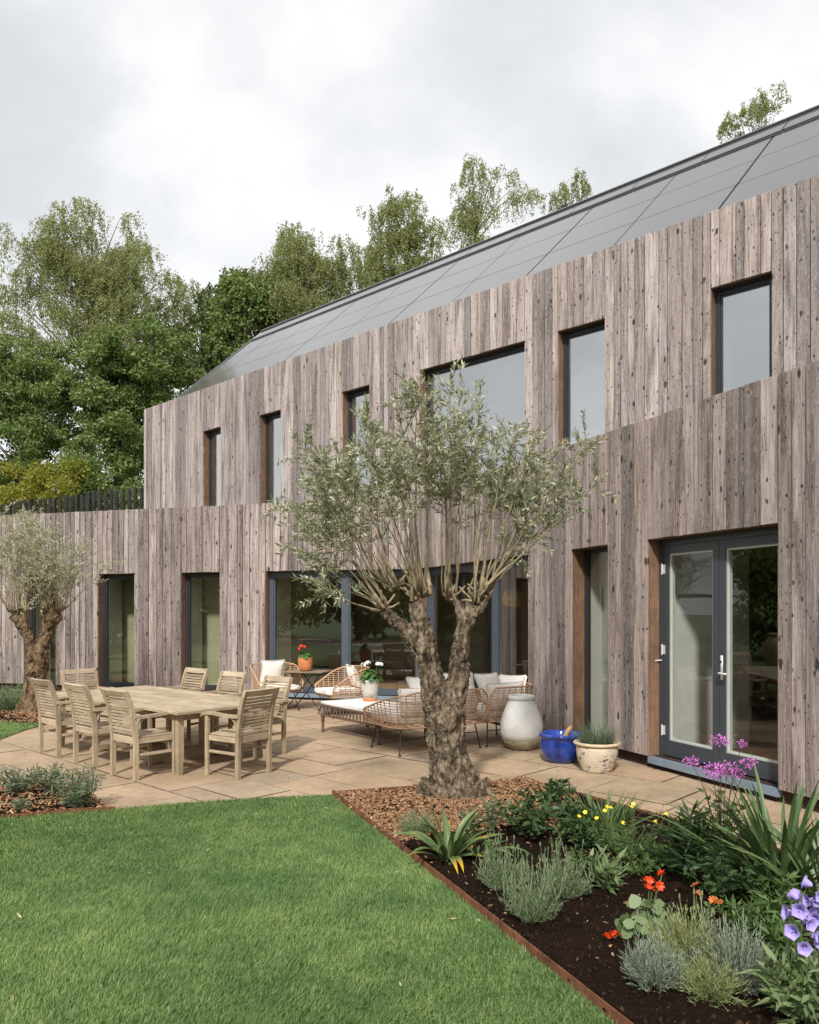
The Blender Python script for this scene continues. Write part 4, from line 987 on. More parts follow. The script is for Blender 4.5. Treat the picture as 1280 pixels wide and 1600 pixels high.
M['gleaf'] = leaf_mat('geranium_leaf', [(.045, .10, .025), (.075, .15, .035), (.11, .19, .05), (.06, .12, .04)], .2)
M['red'] = plain('red_petal', (.75, .035, .015), .5, .2, 20); M['white'] = plain('white_petal', (.88, .88, .82), .6, .05, 20)
def round_leaves(parent, C, nrm, rad, mat, name='foliage'):
    """scalloped discs as 8-gons"""
    n = len(C); nrm = unit(nrm); u_ = unit(np.cross(nrm, rng.normal(size=(n, 3)))); v_ = np.cross(nrm, u_); V = []
    for k in range(9):
        a = 2 * np.pi * k / 9; q = rad * (1 + .12 * np.cos(a * 3 + rng.uniform(0, 6, n))); q = q[:, None]
        V.append(C + u_ * q * np.cos(a) + v_ * q * np.sin(a) + nrm * q * .15 * (1 if k % 2 else -.6))
    return link(name, np_mesh(name, np.stack(V, 1).reshape(-1, 3), 9, mat), parent)
def geranium(parent, z, r, h, n, heads, petal):
    d = unit(rng.normal(size=(n, 3)) + np.array([0, 0, .5])); d[:, 2] = np.abs(d[:, 2]); q = rng.uniform(.45, 1, (n, 1)); C = d * q * np.array([r, r, h]) + np.array([0, 0, z])
    tag(round_leaves(parent, C, d + rng.normal(size=(n, 3)) * .5 + np.array([0, 0, .5]), rng.uniform(.022, .042, n), M['gleaf']), kind='stuff')
    for (x, y, hz) in heads:
        m = MB(); m.tube([(x * .4, y * .4, z + .02), (x, y, z + hz)], .004, 5)
        o = m.build('flower_stalk', M['gleaf'], parent)
        nn_ = 26; dd = unit(rng.normal(size=(nn_, 3))); dd[:, 2] = np.abs(dd[:, 2]) * .8
        round_leaves(o, np.array([x, y, z + hz]) + dd * .034, dd, rng.uniform(.013, .02, nn_), petal, 'flower_head')
t_c = Vector((-1.86, 14.05, .684)); tp = tag(empty('terracotta_pot', t_c), 'terracotta pot of red geranium on the bistro table', 'potted plant')
MB().lathe([(.095, 0), (.115, .03), (.130, .10), (.134, .19), (.128, .225), (.132, .235), (.126, .24), (.112, .22)], 30).build('pot', M['terracotta'], tp, True); MB().lathe([(.12, .205), (.01, .21)], 20).build('compost', M['compost'], tp)
geranium(tp, .22, .13, .14, 130, [(-.06, -.06, .22), (-.10, .02, .17), (-.02, .0, .20)], M['red'])
g_c = Vector((-.575, 11.42, .452)); gp = tag(empty('grey_pot', g_c), 'grey washed clay pot of white geranium on the daybed table', 'potted plant')
MB().lathe([(.098, 0), (.100, .012), (.102, .05)], 30).build('clay_foot', M['terracotta'], gp, True)
MB().lathe([(.1025, .05), (.122, .14), (.137, .24), (.143, .275), (.150, .283), (.152, .30), (.143, .305), (.13, .28)], 30).build('pot', M['greywash'], gp, True); MB().lathe([(.135, .27), (.01, .275)], 20).build('compost', M['compost'], gp)
geranium(gp, .28, .17, .17, 190, [(-.09, -.05, .24), (-.02, -.06, .27), (-.05, .05, .25), (.12, -.05, .25), (.16, .0, .24)], M['white'])

# ------------------------------------------------------------------ olive trees
def bark_mat(name, light, mid, dark, sc=9):
    m, nt, p = newmat(name); v = coords(nt, (sc, sc, sc * .42), rand=False); n = tnoise(nt, v, 1, 8, .68, .8); n2 = tnoise(nt, coords(nt, (30, 30, 16), rand=False), 1, 6, .75)
    c = ramp(nt, n, [(.38, dark), (.5, mid), (.62, light)]); c = mixc(nt, ramp(nt, n2, [(.36, (.75, .75, .75)), (.52, (0, 0, 0))]), c, dark)
    c = mixc(nt, ramp(nt, n2, [(.58, (0, 0, 0)), (.72, (.5, .5, .5))]), c, tuple(min(1, x * 1.5) for x in light))
    nt.links.new(c, p.inputs['Base Color']); p.inputs['Roughness'].default_value = .9; p.inputs['Specular IOR Level'].default_value = .2
    bump(nt, p, math_(nt, 'ADD', n, math_(nt, 'MULTIPLY', n2, .6)), .8, .03); return m
M['bark'] = bark_mat('olive_bark', (.33, .26, .18), (.17, .128, .085), (.035, .025, .017), 17)
M['bark2'] = bark_mat('olive_bark_brown', (.31, .215, .13), (.18, .118, .068), (.04, .026, .016), 13)
M['shoot'] = plain('olive_shoot_bark', (.27, .215, .13), .85, .45, 18)
M['olive'] = leaf_mat('olive_leaf', [(.12, .145, .08), (.21, .23, .135), (.32, .335, .215), (.46, .465, .33), (.56, .56, .42), (.26, .275, .17), (.15, .17, .09)], .18, .5)
M['olive_pale'] = leaf_mat('pale_olive_leaf', [(.22, .235, .14), (.36, .36, .24), (.50, .49, .35), (.58, .57, .44), (.30, .31, .19)], .2)
def remeshed(mb_, voxel, disp, scale, seed):
    me = mb_.mesh('tmp'); o = bpy.data.objects.new('tmp', me); COL.objects.link(o); md = o.modifiers.new('r', 'REMESH'); md.mode = 'VOXEL'; md.voxel_size = voxel
    dg = bpy.context.evaluated_depsgraph_get(); me2 = bpy.data.meshes.new_from_object(o.evaluated_get(dg)); bpy.data.objects.remove(o); bpy.data.meshes.remove(me)
    n = len(me2.vertices); co = np.empty(n * 3, np.float32); me2.vertices.foreach_get('co', co); co = co.reshape(-1, 3); no = np.empty(n * 3, np.float32); me2.vertices.foreach_get('normal', no); no = no.reshape(-1, 3)
    for i in range(n):
        q = Vector(co[i]); w = Vector((q.x, q.y, q.z * .45)) * scale + Vector((seed, 0, 0)) + Vector((math.sin(q.z * 3) * .6, 0, 0))
        a = mnoise.noise(w); rid = 1 - abs(mnoise.noise(w * 2.3)) * 2; b = mnoise.noise(q * scale * 3.1); c = mnoise.noise(q * scale * 7.5)
        hole = min(0, mnoise.noise(q * scale * 1.35 + Vector((9, 3, seed))) + .33) * 2.6
        co[i] += no[i] * disp * (.75 * a + .55 * (rid - .55) + .45 * b + .42 * c + .25 * mnoise.noise(q * scale * 16) + 1.3 * hole - .25)
    me2.vertices.foreach_set('co', co.reshape(-1)); me2.polygons.foreach_set('use_smooth', [True] * len(me2.polygons)); me2.update(); return me2
def bez(p0, p1, p2, n):
    return [p0 * (1 - t) ** 2 + p1 * 2 * t * (1 - t) + p2 * t * t for t in [k / n for k in range(n + 1)]]
def olive(name, base, s, limbs, heads, targets, lab, bark, nleaf, leaf_l, seed, Zc, extra=1.0, bare=.42, disp=.03, depth=.8, lmat=None):
    rr = random.Random(seed); root = tag(empty(name, base), lab, 'tree', 'old olive trees')
    def P(px, py, dy=0):
        q = PZ(px, py, Zc); return q - base + Vector((0, dy, 0))
    m = MB()
    for limb in limbs: m.tube([P(x, y, d) for (x, y, r, d) in limb], [r / s for (x, y, r, d) in limb], 12)
    me = remeshed(m, .012 if s > 120 else .018, disp, 6.5, seed); me.materials.clear(); link('trunk', me, root, bark)
    sh = MB(); LP, LD = [], []
    for (hx, hy, hd), tg in zip(heads, targets):
        h = P(hx, hy, hd)
        for (tx, ty) in tg:
            for rep in range(1 if rr.random() > extra - 1 else 2):
                dd = rr.uniform(-depth, depth); jx = rr.uniform(-34, 34) * rep; e_ = P(tx + jx * (1 if s > 120 else .6), ty + rr.uniform(14, 42) * (1 if s > 120 else .4), 0) + Vector((0, hd + dd, 0))
                st_ = h + Vector((rr.uniform(-.07, .07), rr.uniform(-.07, .07), rr.uniform(-.03, .04))); v = e_ - st_
                ctrl = st_ + Vector((v.x * rr.uniform(.30, .62), v.y * .5, v.z * rr.uniform(.40, .62))) + Vector((rr.uniform(-.09, .09), rr.uniform(-.09, .09), 0))
                pts = bez(st_, ctrl, e_, 12); r0 = rr.uniform(.006, .0135) * (1 if rep == 0 else .7)
                pts = [q + Vector((mnoise.noise(q * 3 + Vector((i, 0, 0))), mnoise.noise(q * 3 + Vector((0, i, 5))), 0)) * .022 for i, q in enumerate(pts)]
                sh.tube(pts, [r0 * (1 - .82 * i / 12) * (1 + .9 * max(0, 1 - i / 3)) for i in range(13)], 5)
                tl_ = v.length
                for k in range(int(11 * max(.6, min(1.6, tl_)))):
                    f = rr.uniform(bare, 1.0) ** .85
                    i = min(11, int(f * 12)); q = pts[i].lerp(pts[i + 1], f * 12 - i); tan = (pts[i + 1] - pts[i]).normalized()
                    sd = Vector((rr.gauss(0, 1), rr.gauss(0, 1), rr.gauss(0, .5))).normalized(); L = rr.uniform(.12, .52) * (1.15 - .55 * f)
                    dv_ = (tan * rr.uniform(.2, .9) + sd * .95 + Vector((0, 0, .25 if rr.random() < .7 else -.25))).normalized(); end = q + dv_ * L
                    sh.tube([q, q.lerp(end, .5) + Vector((0, 0, .01)), end], [.0035, .0028, .0016], 3, False)
                    nl_ = max(3, int(nleaf * L / .3))
                    for j in range(nl_):
                        g = (j + rr.random()) / nl_; LP.append(q.lerp(end, .15 + .85 * g)); a = Vector((rr.gauss(0, 1), rr.gauss(0, 1), rr.gauss(0, 1))); a = (a - dv_ * a.dot(dv_)).normalized()
                        LD.append(dv_ * rr.uniform(.5, 1.1) + a * rr.uniform(.45, 1.0) + Vector((0, 0, rr.uniform(-.1, .3))))
                for k in range(7):                                       # leaves at the very tip
                    LP.append(pts[-1] - tan * rr.uniform(0, .12)); LD.append(tan + Vector((rr.gauss(0, .5), rr.gauss(0, .5), rr.gauss(0, .4))))
    for (hx, hy, hd), tg in zip(heads, targets):                          # pruned stubs round each head
        h = P(hx, hy, hd)
        for k in range(9):
            d = Vector((rr.gauss(0, 1), rr.gauss(0, 1), rr.uniform(.2, 1.3))).normalized(); L = rr.uniform(.06, .22)
            sh.tube([h - d * .03, h + d * L * .6, h + d * L + Vector((0, 0, rr.uniform(-.02, .05)))], [.016, .012, .008], 5)
    sh.build('branches', M['shoot'], root, True)
    n = len(LP); P_, D_ = np.array(LP), np.array(LD)
    tag(leaves_obj('foliage', P_, D_, rng.uniform(.55, 1.25, n) * leaf_l, leaf_l * rng.uniform(.17, .28, n), lmat or M['olive'], root, .12), kind='stuff')
    return root
ob = G(712, 1244)
limbs = [[(716, 1262, 60, 0), (714, 1240, 48, 0), (708, 1215, 40, 0), (700, 1180, 31, 0), (698, 1145, 31, 0), (696, 1115, 33, 0), (696, 1100, 24, 0)],
         [(686, 1106, 24, 0), (676, 1066, 21, -.02), (667, 1025, 19, -.04), (660, 985, 16, -.05), (653, 955, 14, -.05), (649, 940, 13, -.05)],
         [(664, 1022, 16, -.02), (648, 1000, 14, .0), (630, 980, 12, .02), (612, 964, 10, .04), (600, 953, 9, .04)],
         [(706, 1106, 22, .02), (716, 1062, 18, .04), (721, 1025, 16, .05), (726, 990, 13, .06), (733, 962, 14, .06), (741, 944, 12, .06)],
         [(740, 962, 12, .05), (752, 945, 8, .05), (762, 925, 5, .06)], [(728, 965, 13, .06), (716, 945, 8, .1), (706, 925, 5, .12)],
         [(690, 1235, 40, -.12), (672, 1258, 30, -.12), (655, 1272, 12, -.14)], [(735, 1235, 36, -.05), (757, 1258, 24, -.1), (770, 1270, 10, -.12)]]
heads = [(598, 950, .04), (612, 920, .05), (650, 935, -.05), (660, 930, -.04), (705, 935, .12), (742, 940, .06), (758, 930, .06)]
targets = [[(458, 812), (452, 770), (475, 850), (505, 880), (470, 700), (478, 735), (490, 660)],
           [(500, 690), (520, 655), (540, 640), (510, 760), (535, 800), (470, 790)],
           [(560, 635), (585, 620), (600, 640), (560, 730), (620, 700)],
           [(625, 625), (650, 600), (660, 590), (675, 640), (640, 690)],
           [(690, 585), (700, 580), (715, 590), (690, 660), (735, 700), (722, 640)],
           [(735, 605), (765, 630), (790, 628), (805, 650), (770, 720), (820, 640)],
           [(830, 660), (850, 700), (880, 720), (900, 690), (925, 650), (925, 735), (880, 770), (850, 755), (835, 805), (890, 640)]]
olive('olive_tree', ob, 163, limbs, heads, targets, 'big old olive tree with gnarled forked trunk in the bark mulch', M['bark'], 27, .068, 5, ob.y, extra=1.45, bare=.46, disp=.029, depth=.8)
o2 = G(52, 1112)
limbs2 = [[(48, 1122, 34, 0), (50, 1108, 26, 0), (54, 1085, 17, 0), (56, 1060, 16, 0), (58, 1035, 18, 0), (60, 1018, 15, 0)], [(57, 1028, 13, 0), (50, 1005, 9, -.02), (42, 985, 9, -.05), (34, 968, 10, -.06), (24, 960, 9, -.06)],
          [(62, 1028, 13, 0), (68, 1005, 10, .02), (72, 985, 10, .04), (76, 968, 12, .05), (90, 958, 11, .05)], [(45, 1110, 18, -.1), (32, 1120, 12, -.12), (24, 1124, 5, -.14)], [(62, 1108, 18, -.02), (72, 1120, 10, -.08)]]
heads2 = [(22, 957, -.06), (38, 955, -.06), (74, 958, .05), (92, 955, .05)]
targets2 = [[(-45, 830), (-30, 800), (-20, 860), (-5, 795), (-60, 880), (10, 800)], [(15, 790), (25, 800), (35, 790), (45, 795), (20, 850), (40, 840)],
            [(50, 795), (62, 800), (75, 808), (60, 860), (85, 850), (55, 905), (70, 890)], [(95, 815), (110, 820), (125, 832), (140, 845), (150, 860), (120, 870), (105, 880), (100, 835)]]
olive('olive_tree', o2, 88.5, limbs2, heads2, targets2, 'smaller silvery olive tree beside the left end of the dining table', M['bark2'], 21, .062, 9, o2.y, extra=1.9, bare=.30, lmat=M['olive_pale'], disp=.035, depth=.9)

# ------------------------------------------------------------------ plants
def lavender(loc, r, h, n, mat, lab, spikes=0, group='lavender clumps', cat='plant', wl=.018, lean=.9, wd=.0045):
    o = tag(empty('lavender_plant', loc), lab, cat, group)
    # stems radiating from the base, each set with narrow leaves
    a = rng.uniform(0, 2 * np.pi, n); el = rng.uniform(0, 1, n) ** .75 * 1.32 * lean
    d = np.stack([np.cos(a) * np.sin(el), np.sin(a) * np.sin(el), np.cos(el)], 1); L = np.where(True, 1, 0) * rng.uniform(.72, 1.08, n) * np.sqrt((r * np.sin(el)) ** 2 + (h * np.cos(el)) ** 2)
    B = np.stack([np.cos(a), np.sin(a), np.zeros(n)], 1) * (rng.uniform(0, .35, n) * r)[:, None]
    k = 13; f = np.tile(np.linspace(.22, 1, k), n); I = np.repeat(np.arange(n), k); f = f + rng.uniform(-.04, .04, n * k)
    up = np.array([0, 0, 1.0]); pos = B[I] + d[I] * (L[I] * f)[:, None] + up * ((f ** 2) * .10 * L[I])[:, None]; sd = rng.normal(size=(n * k, 3)); dirs = d[I] * .75 + up * .35 + unit(sd) * .55
    tag(leaves_obj('foliage', pos, dirs, wl * rng.uniform(.8, 1.9, n * k), wd, mat, o, .1), kind='stuff')
    st_ = np.stack([B - 0, B + d * L[:, None] * .5 + np.array([0, 0, .02]), B + d * L[:, None] * 1.0 + np.array([0, 0, .1]) * L[:, None]], 1); m = MB()
    for i in range(0, n, 2): m.tube([Vector(q) for q in st_[i]], [.0022, .0018, .001], 3, False)
    if spikes:
        for i in range(spikes):
            q = Vector(st_[rng.integers(n)][2]); e_ = q + Vector((rng.normal() * .02, rng.normal() * .02, rng.uniform(.05, .13))); m.tube([q, e_], .0016, 3, False); m.tube([e_, e_ + Vector((0, 0, .022))], [.005, .003], 4)
    tag(m.build('stems', mat, o), kind='stuff'); return o
M['lav'] = leaf_mat('lavender_leaf', [(.10, .15, .07), (.165, .225, .115), (.26, .31, .18), (.13, .18, .08)], .15)
M['silver'] = leaf_mat('silver_leaf', [(.14, .175, .125), (.22, .26, .19), (.31, .345, .26), (.17, .205, .145)], .1)
M['lime'] = leaf_mat('lime_leaf', [(.17, .21, .07), (.27, .31, .13), (.36, .38, .19), (.22, .26, .10)], .2)
def gz(px, py): q = G(px, py, .03); q.z = soil_z(q.x, q.y, .012, .045) - .01; return q
lavender(gz(785, 1388), .13, .22, 230, M['lav'], 'grey green lavender clump nearest the yellowing strap leaved plant', 50)
lavender(gz(833, 1436), .125, .23, 230, M['lav'], 'grey green lavender clump closest to the steel edging, frontmost of the three', 60)
lavender(gz(882, 1403), .13, .22, 230, M['lav'], 'grey green lavender clump behind the frontmost one, towards the house', 40)
lavender(gz(1022, 1540), .125, .19, 220, M['silver'], 'silvery lavender mound at the front of the bed, left of the bright wiry one', 10, 'silvery mounds', lean=1.05, wl=.026)
lavender(gz(1078, 1508), .16, .23, 240, M['lime'], 'wiry yellow green mound between two silvery ones', 20, 'silvery mounds', lean=1.05, wl=.028)
lavender(gz(1150, 1535), .165, .25, 330, M['silver'], 'biggest silvery mound at the front of the bed, next to the violet bellflowers', 20, 'silvery mounds', lean=1.0, wl=.026)
lavender(gz(1108, 1556), .14, .13, 170, M['lime'], 'low trailing yellow green mound below the biggest silvery one', 0, 'silvery mounds', lean=1.2, wl=.026)
lavender(gz(650, 1305), .15, .19, 110, M['lav'], 'small sparse rosemary left of the yellowing strap leaved plant', 0, 'small shrubs by the olive')
lavender(G(18, 1112) , .40, .42, 420, M['lav'], 'rounded dark lavender clump at the left olive tree', 0, 'clumps by the left olive', wl=.03, wd=.008)
# strap leaved plants: every leaf is its own part
def strap_mesh(name, L, W, a0, a1, mat, seg=9, twist=0, keel=.18):
    vs = []; q = Vector((0, 0, 0)); 
    for k in range(seg + 1):
        f = k / seg; an = a0 + (a1 - a0) * f ** 1.3; w = W * (.55 + .9 * f - 1.45 * f ** 2.6) if f < 1 else .0008; w = max(w, .0008)
        t = twist * f; s = Vector((0, math.cos(t), math.sin(t)))
        nrm = Vector((-math.cos(an), 0, math.sin(an)))
        vs += [q - s * w / 2 + nrm * keel * w, q, q + s * w / 2 + nrm * keel * w]
        q = q + Vector((math.sin(an), 0, math.cos(an))) * (L / seg)
    me = bpy.data.meshes.new(name); me.from_pydata([tuple(v) for v in vs], [], [f for k in range(seg) for f in ((3 * k, 3 * k + 1, 3 * k + 4, 3 * k + 3), (3 * k + 1, 3 * k + 2, 3 * k + 5, 3 * k + 4))])
    me.polygons.foreach_set('use_smooth', [True] * len(me.polygons)); me.materials.append(mat); me.update(); return me
def strap_mat(name, base, lite, tip=None):
    m, nt, p = newmat(name); v = coords(nt, (3, 40, 3)); n = tnoise(nt, v, 1, 4)
    c = ramp(nt, n, [(.35, base), (.7, lite)]); c = mixc(nt, 1, c, ramp(nt, objrand(nt), [(0, (.75, .78, .75)), (1, (1.2, 1.15, 1.1))]), 'MULTIPLY')
    if tip:
        r = objrand(nt); tcn = nt.nodes.new('ShaderNodeTexCoord'); sp = nt.nodes.new('ShaderNodeSeparateXYZ'); nt.links.new(tcn.outputs['Object'], sp.inputs[0])
        g = math_(nt, 'MULTIPLY_ADD', sp.outputs[0], 9.0, -1.7); g = math_(nt, 'MAXIMUM', math_(nt, 'MINIMUM', g, 1), 0); g = math_(nt, 'MULTIPLY', g, math_(nt, 'GREATER_THAN', r, .62)); c = mixc(nt, g, c, tip)
    nt.links.new(c, p.inputs['Base Color']); p.inputs['Roughness'].default_value = .42; p.inputs['Specular IOR Level'].default_value = .4
    t = nt.nodes.new('ShaderNodeBsdfTranslucent'); nt.links.new(c, t.inputs['Color']); mx = nt.nodes.new('ShaderNodeMixShader'); mx.inputs[0].default_value = .18
    nt.links.new(p.outputs[0], mx.inputs[1]); nt.links.new(t.outputs[0], mx.inputs[2]); nt.links.new(mx.outputs[0], nt.nodes['Material Output'].inputs[0]); return m
M['agap'] = strap_mat('agapanthus_leaf', (.075, .13, .045), (.14, .205, .08)); M['aloe'] = strap_mat('yellowing_strap_leaf', (.11, .17, .06), (.18, .25, .10), (.62, .36, .03)); M['dkstrap'] = strap_mat('dark_strap_leaf', (.028, .058, .02), (.06, .10, .035))
def strap_plant(name, loc, n, L, Wd, mat, lab, a0=(.05, .9), bend=(.5, 1.5), r=.06, cat='plant', group=None, seed=1, keel=.18):
    rr = random.Random(seed); o = tag(empty(name, loc), lab, cat, group)
    vars_ = [strap_mesh('leaf', L * rr.uniform(.75, 1.15), Wd * rr.uniform(.85, 1.15), rr.uniform(*a0), 0, mat, twist=rr.uniform(-.5, .5), keel=keel) for _ in range(0)]
    for k in range(10):
        q = (k + .5) / 10; a = a0[0] + (a0[1] - a0[0]) * q; vars_.append(strap_mesh('leaf', L * rr.uniform(.8, 1.12), Wd * rr.uniform(.85, 1.15), a, a + bend[0] + (bend[1] - bend[0]) * rr.random(), mat, twist=rr.uniform(-.7, .7), keel=keel))
    for i in range(n):
        l = link('leaf', vars_[rr.randrange(10)], o); az = i * 2.399 + rr.uniform(-.4, .4); q = r * math.sqrt(rr.random()); l.location = (q * math.cos(az), q * math.sin(az), 0); l.rotation_euler = (rr.uniform(-.12, .12), rr.uniform(-.12, .12), az); s = rr.uniform(.8, 1.15); l.scale = (s, s, s)
    return o
strap_plant('agapanthus', gz(1225, 1400), 120, .80, .044, M['agap'], 'large arching strap leaved agapanthus at the right edge by the house', (.05, .85), (.5, 1.15), .15, seed=3)
strap_plant('agapanthus', gz(1300, 1440), 60, .72, .044, M['agap'], 'strap leaved agapanthus cut by the right edge of the picture', (.05, .85), (.5, 1.15), .12, seed=8)
strap_plant('amaryllis', gz(700, 1345), 34, .44, .056, M['aloe'], 'strap leaved plant with yellowing leaf tips at the lawn edging', (.05, 1.25), (.6, 1.5), .05, seed=5)
strap_plant('amaryllis', gz(745, 1335), 16, .34, .044, M['aloe'], 'smaller strap leaved plant with orange drooping tips beside the first', (.3, 1.2), (.7, 1.5), .04, seed=11)
strap_plant('day_lily', gz(945, 1305), 110, .36, .026, M['agap'], 'dense green strap leaved clump by the terrace edging', (.05, .95), (.3, 1.1), .14, seed=21)
# leafy plants
def leafy(name, loc, nst, h, spread, leafL, leafW, mat, lab, per=9, cat='plant', group=None, top=False, stem=None, droop=.0, seed=0, fold=.25, whorl=False, bare=.15, lobed=False):
    rr = random.Random(seed); o = tag(empty(name, loc), lab, cat, group); m = MB(); P_, D_ = [], []; tips = []
    for i in range(nst):
        az = i * 2.399 + rr.uniform(-.5, .5); q = math.sqrt((i + .5) / nst); b = Vector((math.cos(az), math.sin(az), 0)) * .12 * spread * q; e_ = Vector((math.cos(az) * spread * q, math.sin(az) * spread * q, h * rr.uniform(.75, 1.1) * (1 - .35 * q * q)))
        pts = bez(b, Vector((e_.x * .35, e_.y * .35, e_.z * .65)), e_, 6); m.tube(pts, [.004, .004, .0035, .003, .003, .002, .0015], 4, False); tips.append(e_)
        for k in range(per):
            f = bare + (1 - bare) * (k + rr.random() * .6) / per; j = min(5, int(f * 6)); c = pts[j].lerp(pts[j + 1], f * 6 - j); t = (pts[j + 1] - pts[j]).normalized()
            for w in range(3 if whorl else 2):
                a = Vector((rr.gauss(0, 1), rr.gauss(0, 1), rr.gauss(0, .3))); a = (a - t * a.dot(t)).normalized(); P_.append(c); D_.append(a * .9 + t * rr.uniform(.2, .8) + Vector((0, 0, -droop * rr.random())))
    n = len(P_); tag(leaves_obj('foliage', np.array(P_), np.array(D_), leafL * rng.uniform(.6, 1.2, n), leafW * rng.uniform(.8, 1.2, n), mat, o, fold), kind='stuff')
    tag(m.build('stems', stem or mat, o), kind='stuff'); return o, tips
M['peony'] = leaf_mat('peony_leaf', [(.030, .065, .022), (.055, .10, .035), (.085, .14, .05), (.045, .08, .03)], .2, .45)
M['midleaf'] = leaf_mat('mid_green_leaf', [(.06, .11, .03), (.095, .16, .05), (.14, .21, .07), (.08, .13, .04)], .25)
M['pale'] = leaf_mat('pale_green_leaf', [(.13, .19, .075), (.18, .25, .11), (.24, .31, .15), (.15, .20, .08)], .25)
M['greyleaf'] = leaf_mat('grey_green_leaf', [(.11, .15, .085), (.16, .20, .12), (.21, .25, .16)], .2)
M['dark_stem'] = plain('dark_stem', (.06, .035, .03), .6, .2)
leafy('peony', gz(828, 1310), 16, .34, .30, .085, .034, M['peony'], 'dark leaved peony bush right of the olive trunk', per=7, whorl=True, stem=M['dark_stem'], seed=2)
leafy('peony', gz(868, 1280), 7, .36, .16, .10, .036, M['peony'], 'taller dark peony shoots near the terrace edging', per=6, whorl=True, stem=M['dark_stem'], seed=3, bare=.5)
leafy('rosemary', gz(768, 1300), 9, .32, .12, .045, .008, M['greyleaf'], 'upright grey green sprig plant at the foot of the olive trunk', per=16, seed=4)
leafy('leafy_plant', gz(915, 1320), 26, .24, .26, .05, .034, M['peony'], 'low bushy plant with rounded leaves in front of the green strap leaved clump', per=6, seed=6)
leafy('leafy_plant', gz(945, 1385), 12, .24, .17, .11, .026, M['pale'], 'pale green leafy rosette in the middle of the bed', per=6, seed=7, bare=.05)
leafy('leafy_plant', gz(960, 1330), 14, .22, .18, .05, .009, M['midleaf'], 'feathery grey green plant behind the yellow flowers', per=12, seed=17)
leafy('penstemon', gz(1075, 1385), 17, .46, .17, .15, .020, M['dkstrap'], 'dark upright plant with narrow pointed leaves beside the terrace', per=9, seed=8, bare=.2)
leafy('leafy_plant', gz(1130, 1420), 20, .36, .24, .06, .026, M['peony'], 'bushy dark green plant between the upright one and the agapanthus', per=9, seed=9)
leafy('leafy_plant', gz(1215, 1455), 16, .34, .20, .085, .018, M['midleaf'], 'leafy shoots in front of the large agapanthus', per=10, seed=10)
leafy('leafy_plant', gz(900, 1362), 10, .16, .14, .04, .016, M['midleaf'], 'small sparse plant with one yellow bud behind the lavender', per=6, seed=12)
leafy('leafy_plant', gz(1000, 1370), 14, .15, .20, .035, .02, M['midleaf'], 'low foliage under the yellow flowers', per=8, seed=13)
# buttercups
def disc_flower(rad, petals, mat, cup=.25, eye=None):
    m = MB()
    for k in range(petals):
        a = 2 * math.pi * k / petals; w = math.pi / petals * 1.05
        m.add([(0, 0, 0), (rad * .6 * math.cos(a - w), rad * .6 * math.sin(a - w), rad * cup * .6), (rad * math.cos(a - w * .4), rad * math.sin(a - w * .4), rad * cup), (rad * math.cos(a + w * .4), rad * math.sin(a + w * .4), rad * cup), (rad * .6 * math.cos(a + w), rad * .6 * math.sin(a + w), rad * cup * .6)], [(0, 1, 2, 3, 4)])
    return m.mesh('flower', mat)
M['yellow'] = plain('yellow_petal', (.80, .62, .02), .5, .1, 20); M['orange'] = plain('scarlet_petal', (.80, .07, .012), .5, .25, 30); M['rust'] = plain('spent_petal', (.55, .17, .04), .7, .4, 30)
M['mauve'] = plain('mauve_petal', (.56, .17, .52), .6, .25, 30); M['violet'] = plain('violet_petal', (.40, .32, .68), .7, .28, 55, rand=True, spec=.2); M['green_stem'] = plain('green_stem', (.12, .17, .06), .6, .2)
bt, tips = leafy('buttercup', gz(985, 1345), 20, .24, .20, .045, .009, M['midleaf'], 'airy buttercup plant with many small yellow flowers', per=8, seed=14)
yf = disc_flower(.016, 5, M['yellow'])
for k in range(21):
    o = link('flower', yf, bt); a = rnd.uniform(0, 6.28); q = .30 * math.sqrt(rnd.random()); o.location = (q * math.cos(a) * 1.25, q * math.sin(a), .27 + rnd.uniform(-.04, .12)); o.rotation_euler = (rnd.uniform(-.6, .9), rnd.uniform(-.6, .6), 0)
    e_ = Vector(o.location); MB().tube([Vector((e_.x * .4, e_.y * .4, .05)), e_ - Vector((0, 0, .002))], .0014, 3, False).build('flower_stalk', M['green_stem'], bt)
# scarlet geum
def geum(loc, lab, heads, leaves, seed, mat_h):
    rr = random.Random(seed); r = tag(empty('geum', loc), lab, 'plant', 'scarlet flowering plants'); n = leaves
    if n:
        d = unit(rng.normal(size=(n, 3)) + np.array([0, 0, .6])); d[:, 2] = np.abs(d[:, 2]); C = d * np.array([.17, .16, .17]) * rng.uniform(.4, 1, (n, 1)) + np.array([0, 0, .02])
        tag(round_leaves(r, C, d * .8 + np.array([0, 0, .45]) + rng.normal(size=(n, 3)) * .55, rng.uniform(.018, .040, n), M['pale' if leaves > 30 else 'midleaf']), kind='stuff')
    dm_ = disc_flower(.027, 7, mat_h, .35)
    for (x, y, z) in heads:
        MB().tube([(x * .2, y * .2, .03), (x * .6, y * .6, z * .6), (x, y, z)], .003, 4, False).build('flower_stalk', M['green_stem'], r)
        for k in range(3):
            o = link('flower', dm_, r); o.location = (x + rr.uniform(-.012, .012), y + rr.uniform(-.012, .012), z + .004 * k); o.rotation_euler = (.9 + rr.uniform(-.5, .3), rr.uniform(-.4, .4), rr.uniform(0, 6)); s = 1 - .22 * k; o.scale = (s, s, s)
geum(gz(1010, 1462), 'geum with round pale leaves and a cluster of scarlet flowers', [(.02, .0, .29), (.055, -.02, .275), (.02, -.04, .26), (.10, .05, .31), (.0, -.05, .27)], 90, 1, M['orange'])
geum(gz(1085, 1440), 'single scarlet and rust flower stem right of the cluster', [(.0, .0, .22), (.01, -.01, .18), (.10, -.03, .15), (.12, -.05, .14)], 8, 2, M['rust'])
